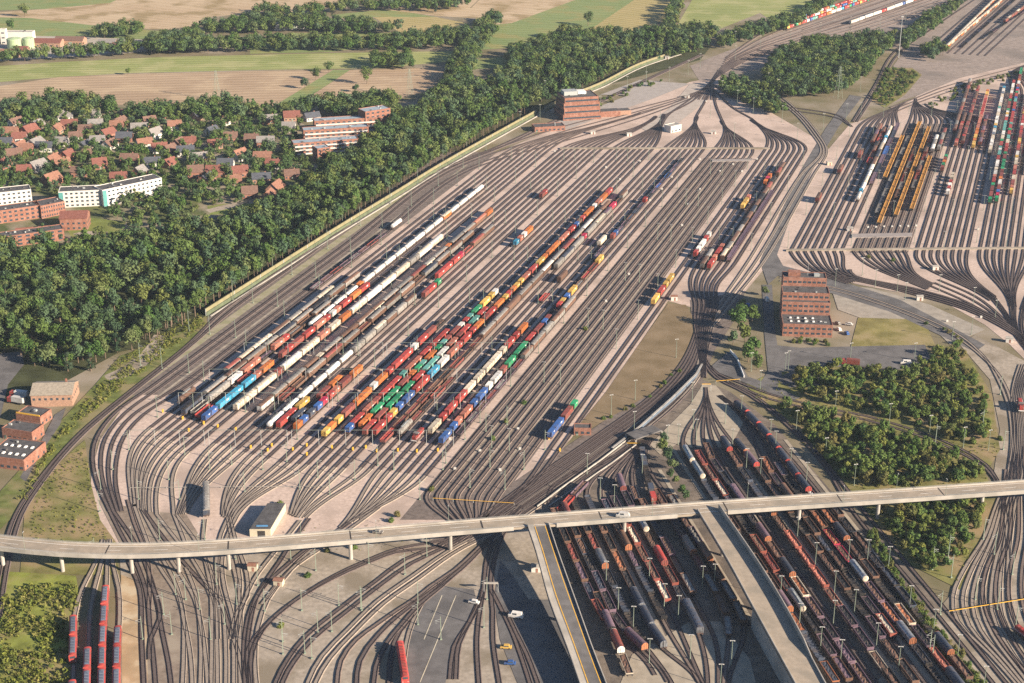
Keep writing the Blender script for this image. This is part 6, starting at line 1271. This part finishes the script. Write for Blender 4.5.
PROT = [tree_proto(1, 12, 9, .2), tree_proto(2, 14, 10, .22), tree_proto(3, 11, 8.5, .18), tree_proto(4, 16, 6.5, .34, 'slim'), tree_proto(5, 15, 6, .38, 'slim'), tree_proto(6, 13, 6, .12, 'cone', 560, .5), tree_proto(7, 10, 8, .15), tree_proto(8, 15, 11, .22)]
PMESH = [(p[2].mesh('trunk', [M_TRUNK]), crown_mesh('crown', p[0], p[1], M_CONIF if i == 5 else M_LEAF)) for i, p in enumerate(PROT)]
LOWP = [(p[0].reshape(-1, 4, 3)[::2], p[1].reshape(-1, 4)[::2]) for p in PROT]
def inside(pt, poly):
    x, y = pt; c = False; j = len(poly) - 1
    for i in range(len(poly)):
        xi, yi = poly[i]; xj, yj = poly[j]
        if (yi > y) != (yj > y) and x < (xj - xi) * (y - yi) / (yj - yi) + xi: c = not c
        j = i
    return c
def scatter(px, sp, seed, jit=.45):
    poly = [L(*p)[:2] for p in px]; xs = [p[0] for p in poly]; ys = [p[1] for p in poly]; r = random.Random(seed); out = []; j = 0; y = min(ys)
    while y < max(ys):
        x = min(xs) + (sp / 2 if j % 2 else 0)
        while x < max(xs):
            q = (x + r.uniform(-jit, jit) * sp, y + r.uniform(-jit, jit) * sp)
            if inside(q, poly): out.append(q)
            x += sp
        y += sp * .87; j += 1
    return out
TREES = []   # (x, y, proto, scale, label, group)
def wood(px, sp, protos, s0, s1, label, group, seed):
    r = random.Random(seed)
    for x, y in scatter(px, sp, seed): TREES.append((x, y, r.choice(protos), r.uniform(s0, s1), label, group, 0))
BELT = [(-60, 262), (60, 250), (200, 232), (290, 205), (340, 170), (395, 122), (470, 90), (520, 72), (640, 50), (712, 47), (698, 54), (640, 64), (600, 82), (550, 104), (528, 108), (470, 142), (396, 186), (326, 231), (246, 284), (200, 311), (165, 335), (124, 355), (88, 373), (40, 374), (20, 355), (-60, 360)]
wood(BELT, 7.9, (0, 1, 2, 7, 1, 6, 2, 5, 3), .55, 1.2, 'leafy tree in the dense wood between the village and the noise barrier', 'trees of the wood behind the noise barrier', 1)
EDGE = [(150, 345), (205, 312), (250, 285), (330, 233), (400, 189), (440, 164), (500, 130), (530, 112), (520, 112), (490, 128), (430, 163), (390, 188), (320, 233), (240, 285), (195, 312), (140, 338)]
wood(EDGE, 5.2, (3, 4), .8, 1.15, 'slim straight-trunked tree at the wood edge right behind the noise barrier', 'slim trees along the noise barrier', 2)
wood([(560, 92), (600, 76), (650, 55), (705, 44), (712, 47), (690, 54), (640, 62), (600, 82), (575, 94)], 8, (3, 4, 0), .8, 1.1, 'slim tree behind the far noise barrier', 'slim trees behind the far barrier', 3)
for k_, (px, lab, sp, pr) in enumerate([
    ([(262, 222), (380, 140), (440, 96), (455, 60), (470, 40), (485, 22), (500, 20), (500, 30), (480, 55), (470, 90), (400, 150), (300, 208)], 'tree in the dark tongue of wood reaching up between the fields', 8.5, (0, 1, 7)),
    ([(-20, 66), (40, 62), (160, 55), (256, 53), (430, 51), (470, 44), (470, 36), (430, 38), (380, 44), (256, 46), (160, 46), (110, 53), (60, 58), (-20, 62)], 'tree in the long hedgerow between works and crop field', 9, (0, 1, 7)),
    ([(92, 42), (140, 37), (150, 36), (140, 32), (120, 30), (95, 34)], 'tree in the clump beside the farm yard', 9, (0, 1)),
    ([(195, 33), (256, 22), (330, 24), (400, 33), (400, 36), (330, 36), (300, 32), (256, 34), (200, 36)], 'tree in the upper hedgerow by the barn', 9, (0, 1, 7)),
    ([(150, 44), (200, 38), (205, 54), (155, 56)], 'tree in the dark copse in front of the farm yard', 8.5, (7, 1)),
    ([(256, 12), (300, 14), (345, 8), (440, 3), (470, 8), (440, 12), (345, 13), (300, 18), (256, 17)], 'tree in the topmost hedgerow', 10, (0, 1)),
    ([(372, 62), (410, 62), (412, 70), (372, 70)], 'tree in the clump at the end of the crop field', 8, (7, 1)),
    ([(512, 66), (556, 50), (600, 50), (600, 60), (550, 72), (512, 76)], 'tree in the bulging copse above the control tower', 8, (7, 1, 0)),
    ([(505, 60), (560, 38), (640, 38), (700, 32), (720, 38), (705, 44), (640, 46), (560, 60), (512, 68)], 'tree in the copse below the ripe fields', 8.5, (0, 1, 7)),
    ([(662, 36), (672, 6), (684, -10), (692, -10), (680, 12), (672, 38)], 'tree in the narrow strip between the upper right fields', 8, (0, 1)),
    ([(715, 48), (725, 40), (790, 20), (850, -10), (870, -14), (800, 26), (730, 50)], 'tree in the strip beside the far tracks', 8.5, (0, 1, 6)),
    ([(762, 96), (770, 62), (800, 50), (840, 44), (880, 40), (896, 44), (880, 62), (860, 84), (840, 96), (800, 100)], 'tree in the wood by the far junction', 7.5, (0, 1, 2, 7)),
    ([(720, 98), (722, 84), (740, 82), (775, 104), (790, 118), (770, 116), (745, 106)], 'low tree on the triangle inside the far junction', 7, (6, 2)),
    ([(896, 44), (925, 22), (965, 0), (978, -10), (960, 8), (935, 30), (905, 52)], 'tree in the strip beside the far sidings', 7.5, (0, 6)),
    ([(920, 55), (938, 46), (945, 55), (930, 62)], 'tree at the end of the far sidings', 7, (0, 6)),
    ([(5, 112), (60, 104), (110, 108), (118, 118), (60, 122), (5, 125)], 'tree along the upper edge of the village', 8, (1, 7, 0)), ([(125, 116), (225, 106), (300, 118), (256, 122), (180, 120), (130, 122)], 'tree along the ploughed field behind the houses', 8, (0, 1, 5)),
    ([(256, 118), (320, 108), (350, 104), (395, 100), (400, 118), (380, 126), (320, 116)], 'tree behind the brick terraces', 7.5, (0, 1, 7))]):
    wood(px, sp, pr, .8, 1.2, lab, lab.replace('tree in', 'trees in').replace('tree a', 'trees a').replace('tree b', 'trees b'), 20 + k_)
for px, n_, seed, lab in (([(-10, 122), (60, 110), (225, 112), (300, 128), (290, 190), (200, 214), (120, 200), (40, 196), (-20, 200)], 9.6, 60, 'garden tree between the village houses'), ([(100, 215), (128, 205), (170, 200), (200, 215), (205, 232), (128, 240), (122, 222)], 9, 61, 'tree beside the village lawn and the white slabs'), ([(40, 238), (66, 233), (60, 244), (30, 248)], 8, 62, 'tree in the brick courtyard'), ([(290, 165), (350, 155), (395, 128), (400, 140), (350, 180), (300, 185)], 9, 63, 'tree in front of the brick terraces')):
    r = random.Random(seed); hp = [Vector(L(h[0], h[1] - 3)) for h in HS]
    for x, y in scatter(px, n_, seed):
        if min((Vector((x, y, 0)) - q).length for q in hp) < 7.6: continue
        TREES.append((x, y, r.choice((0, 2, 5, 6, 1)), r.uniform(.45, .95), lab, lab.replace('tree', 'trees', 1), 0))
LONE = [((25, 17), 1, 1.2, 'round lone tree on the far meadow above the works'), ((128, 75), 2, .8, 'round lone bush-like tree between crop and ploughed field'), ((367, 84), 7, 1.2, 'large round lone tree on the ploughed field'), ((355, 92), 2, .8, 'smaller lone tree left of the large field tree'), ((329, 73), 1, .95, 'topmost tree of the three on the field bank'), ((316, 80), 1, 1.0, 'middle tree of the three on the field bank'), ((305, 89), 0, .9, 'lowest tree of the three on the field bank'), ((588, 26), 7, 1.15, 'lone tree beside the narrow field path'), ((12, 31), 0, 1.1, 'tree behind the green silo tanks'), ((420, 11), 1, .9, 'first of the trees along the upper road'), ((428, 12), 1, .9, 'second of the trees along the upper road'), ((436, 12.5), 5, 1, 'third of the trees along the upper road')]
TREES = [t for t in TREES if -30 < proj(t[0], t[1])[0] < 1054 and proj(t[0], t[1])[1] < 700]
for px, pr, s, lab in LONE: x, y, _ = L(*px); TREES.append((x, y, pr, s, lab, None, 1))
# trees beside the offices and the underpass
for i, (px, pr, s) in enumerate([((738, 330), 0, .95), ((745, 342), 2, .9), ((752, 322), 6, .8), ((733, 345), 6, .7), ((742, 312), 6, .6), ((755, 352), 2, .8), ((748, 362), 6, .9), ((757, 370), 6, .7), ((740, 322), 1, .7), ((765, 296), 6, .5)]): x, y, _ = L(*px); TREES.append((x, y, pr, s * 1.3, f'tree left of the office road, {ORD[i + 1]} in the small group', 'trees left of the office road', 1))
for i, (px, pr, s) in enumerate([((662, 452), 2, .75), ((668, 462), 0, .7), ((672, 470), 2, .7), ((664, 443), 6, .6), ((676, 484), 6, .45), ((682, 494), 6, .5), ((686, 500), 2, .55), ((670, 478), 6, .5)]): x, y, _ = L(*px); TREES.append((x, y, pr, s, f'round green tree between the two lower-yard fans, {ORD[i + 1]} from the wall', 'trees between the lower-yard fans', 1))
TREES.sort(key=lambda t: (-t[6], t[1]))
NT = 292; rest = TREES[NT:]; rt_ = random.Random(5)
for x, y, pr, s, lab, grp, _ in TREES[:NT]:
    o = tag(empty('tree', (x, y, 0), rt_.uniform(0, 6.28)), lab, 'tree', grp); o.scale = (s * rt_.uniform(.9, 1.1),) * 2 + (s,); tm, cm = PMESH[pr]; link('trunk', tm, o); link('crown', cm, o)
Vs = []; Ss = []; Ts = []; trs = []
for x, y, pr, s, lab, grp, _ in rest:
    V, sh = LOWP[pr]; a = rt_.uniform(0, 6.28); c, n_ = math.cos(a), math.sin(a); f = rt_.uniform(.9, 1.15)
    q = V.reshape(-1, 3); W = np.stack([x + s * f * (q[:, 0] * c - q[:, 1] * n_), y + s * f * (q[:, 0] * n_ + q[:, 1] * c), s * q[:, 2]], 1)
    ctr = W.reshape(-1, 4, 3).mean(1, keepdims=True); W = (ctr + (W.reshape(-1, 4, 3) - ctr) * 1.35).reshape(-1, 3)
    Vs.append(W); Ss.append(sh.ravel()); Ts.append(np.full(len(W), rt_.random())); 
    if pr in (3, 4) or rt_.random() < .15: trs.append((MB().tube((0, 0, 0), (0, 0, PROT[pr][2].v[7][2] * s if len(PROT[pr][2].v) > 7 else 6), .22, .14, 5), [M_TRUNK], (x, y, 0), 0))
wl_ = link('woodland', crown_mesh('woodland', np.concatenate(Vs), np.concatenate(Ss), M_LEAF, np.concatenate(Ts))); tag(wl_, 'mass of leafy trees in the woods and hedgerows beyond the nearest ones', 'woodland', kind='stuff')
if trs:
    o = stuff_mesh('woodland_trunks', trs); o.parent = wl_; o.name = 'trunks'
# ---- bushes
def bush_proto(seed, h, w_, n=260):
    r = np.random.RandomState(seed); k = 9; cent = np.stack([r.uniform(-.32, .32, k) * w_, r.uniform(-.32, .32, k) * w_, r.uniform(.25, .75, k) * h], 1); return leaves(cent, r.uniform(.2, .32, k) * w_, int(n * 1.5), .42, seed)
BP = [bush_proto(71, 3.5, 4.5), bush_proto(72, 4.5, 4.2), bush_proto(73, 2.6, 4.2), bush_proto(74, 6, 4.8, 340), bush_proto(75, 7.5, 5, 380)]
BM = [crown_mesh('bush', *b, M_BUSH) for b in BP]
BUSH = []
for px, sp, pr, s0, s1, lab, grp, sd in [
    ([(793, 372), (830, 366), (905, 372), (935, 350), (962, 352), (985, 395), (996, 440), (960, 446), (920, 428), (868, 412), (820, 402), (790, 392)], 5.6, (0, 1, 3, 4, 4, 2), .7, 1.3, 'bush in the thicket between the car park and the curved tracks', 'bushes above the curved tracks', 5),
    ([(776, 405), (822, 416), (868, 428), (918, 446), (956, 462), (975, 474), (985, 482), (940, 486), (880, 489), (840, 480), (815, 450), (795, 425)], 4.9, (0, 1, 3, 4, 4, 3), .75, 1.4, 'bush in the big thicket just behind the viaduct', 'bushes behind the viaduct', 6),
    ([(880, 512), (900, 506), (985, 500), (978, 530), (960, 560), (940, 574), (915, 565), (890, 535)], 5.2, (1, 3, 4, 3), .8, 1.3, 'bush in the dark clump just below the viaduct on the right', 'bushes below the viaduct', 7),
    ([(866, 535), (874, 533), (905, 585), (942, 633), (988, 690), (976, 695), (930, 640), (895, 590)], 2.3, (2, 0), .5, .85, 'bush in the long row between lower yard and running tracks', 'bush row beside the lower yard', 8),
    ([(873, 100), (886, 70), (910, 70), (918, 76), (903, 95), (886, 106)], 6, (2, 0, 1), .7, 1.2, 'bush on the far triangle below the floodlight mast', 'bushes on the far triangle', 9),
    ([(925, 104), (960, 86), (1024, 70), (1024, 75), (970, 92), (932, 110)], 8, (2, 0), .6, 1, 'bush along the far right curve', 'bushes along the far right curve', 10),
    ([(900, 320), (950, 330), (975, 352), (955, 345), (930, 325)], 6, (2, 0), .5, .9, 'bush beside the curving line right of the lawn', 'bushes right of the lawn', 11),
    ([(788, 338), (832, 340), (830, 346), (790, 345)], 5, (2, 0), .6, .8, 'bush before the office front wall', 'bushes at the office front', 12),
    ([(640, 395), (690, 360), (697, 345), (694, 362), (650, 402)], 9, (2,), .5, .8, 'small bush along the brown mound edge', 'bushes on the mound edge', 13),
    ([(600, 420), (632, 404), (634, 408), (604, 424)], 5, (2, 0), .5, .8, 'small bush at the near end of the brown mound', 'bushes at the near mound end', 14),
    ([(560, 118), (600, 100), (650, 80), (668, 80), (640, 92), (590, 112)], 11, (2, 0, 1), .7, 1.2, 'bush on the bank beside the control tower', 'bushes beside the control tower', 15)]:
    r = random.Random(sd)
    for x, y in scatter(px, sp, sd): BUSH.append((x, y, r.choice(pr), r.uniform(s0, s1), lab, grp))
for px, lab in (((432, 492), 'upright bright green bush beside the yellow pipe'), ((397, 517), 'small pointed green bush before the viaduct'), ((308, 577), 'green bush on the grass below the viaduct'), ((281, 627), 'low green bush beside the curving track'), ((327, 552), 'dark bush under the viaduct beside a column'), ((354, 549), 'small bush right of the column under the viaduct'), ((280, 505), 'yellow green bush beside the shed'), ((391, 522), 'low bush behind the viaduct rail'), ((493, 440), 'small weed bush in the departure tracks'), ((506, 423), 'second weed bush in the departure tracks'), ((524, 404), 'third weed bush in the departure tracks'), ((585, 330), 'weed bush between far departure tracks'), ((1000, 440), 'small bush at the right junction'), ((868, 258), 'bush at the near throat, left'), ((893, 261), 'bush at the near throat, right')):
    x, y, _ = L(*px); BUSH.append((x, y, 1 if 'upright' in lab or 'pointed' in lab else 2, .8, lab, None))
BUSH.sort(key=lambda t: (t[5] is not None, t[1])); r = random.Random(9); rest = BUSH[290:]
for x, y, pr, s, lab, grp in BUSH[:290]: o = tag(link('bush', BM[pr], None, (x, y, 0), r.uniform(0, 6.28)), lab, 'bush', grp); o.scale = (s, s, s)
if rest:
    Vs = []; Ss = []; Ts = []
    for x, y, pr, s, lab, grp in rest:
        V, sh = BP[pr]; a = r.uniform(0, 6.28); c, n_ = math.cos(a), math.sin(a); Vs.append(np.stack([x + s * (V[:, 0] * c - V[:, 1] * n_), y + s * (V[:, 0] * n_ + V[:, 1] * c), s * V[:, 2]], 1)); Ss.append(sh); Ts.append(np.full(len(V), r.random()))
    tag(link('shrubbery', crown_mesh('shrubbery', np.concatenate(Vs), np.concatenate(Ss), M_BUSH, np.concatenate(Ts))), 'mass of farther bushes on the track sides', 'shrubbery', kind='stuff')
# ---- weeds and rough grass
Vs = []; Ss = []; Ts = []; r = random.Random(3)
for px, sp, s0, s1 in (([(2, 590), (76, 582), (78, 600), (74, 640), (68, 690), (-5, 700)], 1.7, .9, 2.4), ([(55, 440), (100, 385), (160, 345), (200, 318), (206, 325), (170, 350), (110, 398), (70, 432), (45, 465), (28, 500), (18, 500)], 1.7, .8, 2.0), ([(30, 500), (60, 465), (85, 445), (90, 480), (100, 520), (115, 545), (30, 545)], 2.3, .4, 1.2), ([(745, 390), (790, 375), (990, 400), (1000, 460), (960, 585), (900, 555), (830, 470)], 3.4, .4, 1.1), ([(860, 318), (905, 316), (935, 345), (850, 350)], 3, .2, .4), ([(880, 70), (912, 70), (905, 95), (880, 106)], 4, .5, 1.0), ([(660, 245), (700, 240), (700, 232), (690, 228)], 99, .2, .3), ([(112, 372), (160, 345), (200, 316), (240, 290), (236, 288), (190, 318), (110, 366)], 1.8, .6, 1.6), ([(300, 520), (440, 520), (420, 545), (310, 560), (240, 610)], 5, .2, .6)):
    for x, y in scatter(px, sp, int(sp * 10)):
        s = r.uniform(s0, s1); t = r.random()
        if (math.sin(x * .41) + math.sin(y * .33 + 1) + math.sin(x * .15 + y * .24)) < r.uniform(-2.2, .6): continue
        V, sh = leaves(np.array([[0, 0, s * .4]]), np.array([s * .6]), 18, s * .27, r.randint(0, 9999)); Vs.append(V + np.array([x, y, 0])); Ss.append(sh); Ts.append(np.full(len(V), t))
tag(link('weeds', crown_mesh('weeds', np.concatenate(Vs), np.concatenate(Ss), M_WEED, np.concatenate(Ts))), 'yellow green weeds on the rough ground', 'weeds', kind='stuff')
print('trees', len(TREES), 'bush', len(BUSH), NM)
# ================================================================ HAZE
hz = MB().box((0, 7200, -1.5), (19000, 18400, 345)).obj('haze', None); tag(hz, kind='stuff'); hz.data.materials.clear()
hm = bpy.data.materials.new('haze_air'); hm.use_nodes = True; t = hm.node_tree; t.nodes.remove(t.nodes['Principled BSDF'])
pv = t.nodes.new('ShaderNodeVolumePrincipled'); pv.inputs['Density'].default_value = .000042; pv.inputs['Color'].default_value = (.72, .84, 1.0, 1); pv.inputs['Anisotropy'].default_value = .1
t.links.new(pv.outputs[0], t.nodes['Material Output'].inputs['Volume']); hz.data.materials.append(hm)
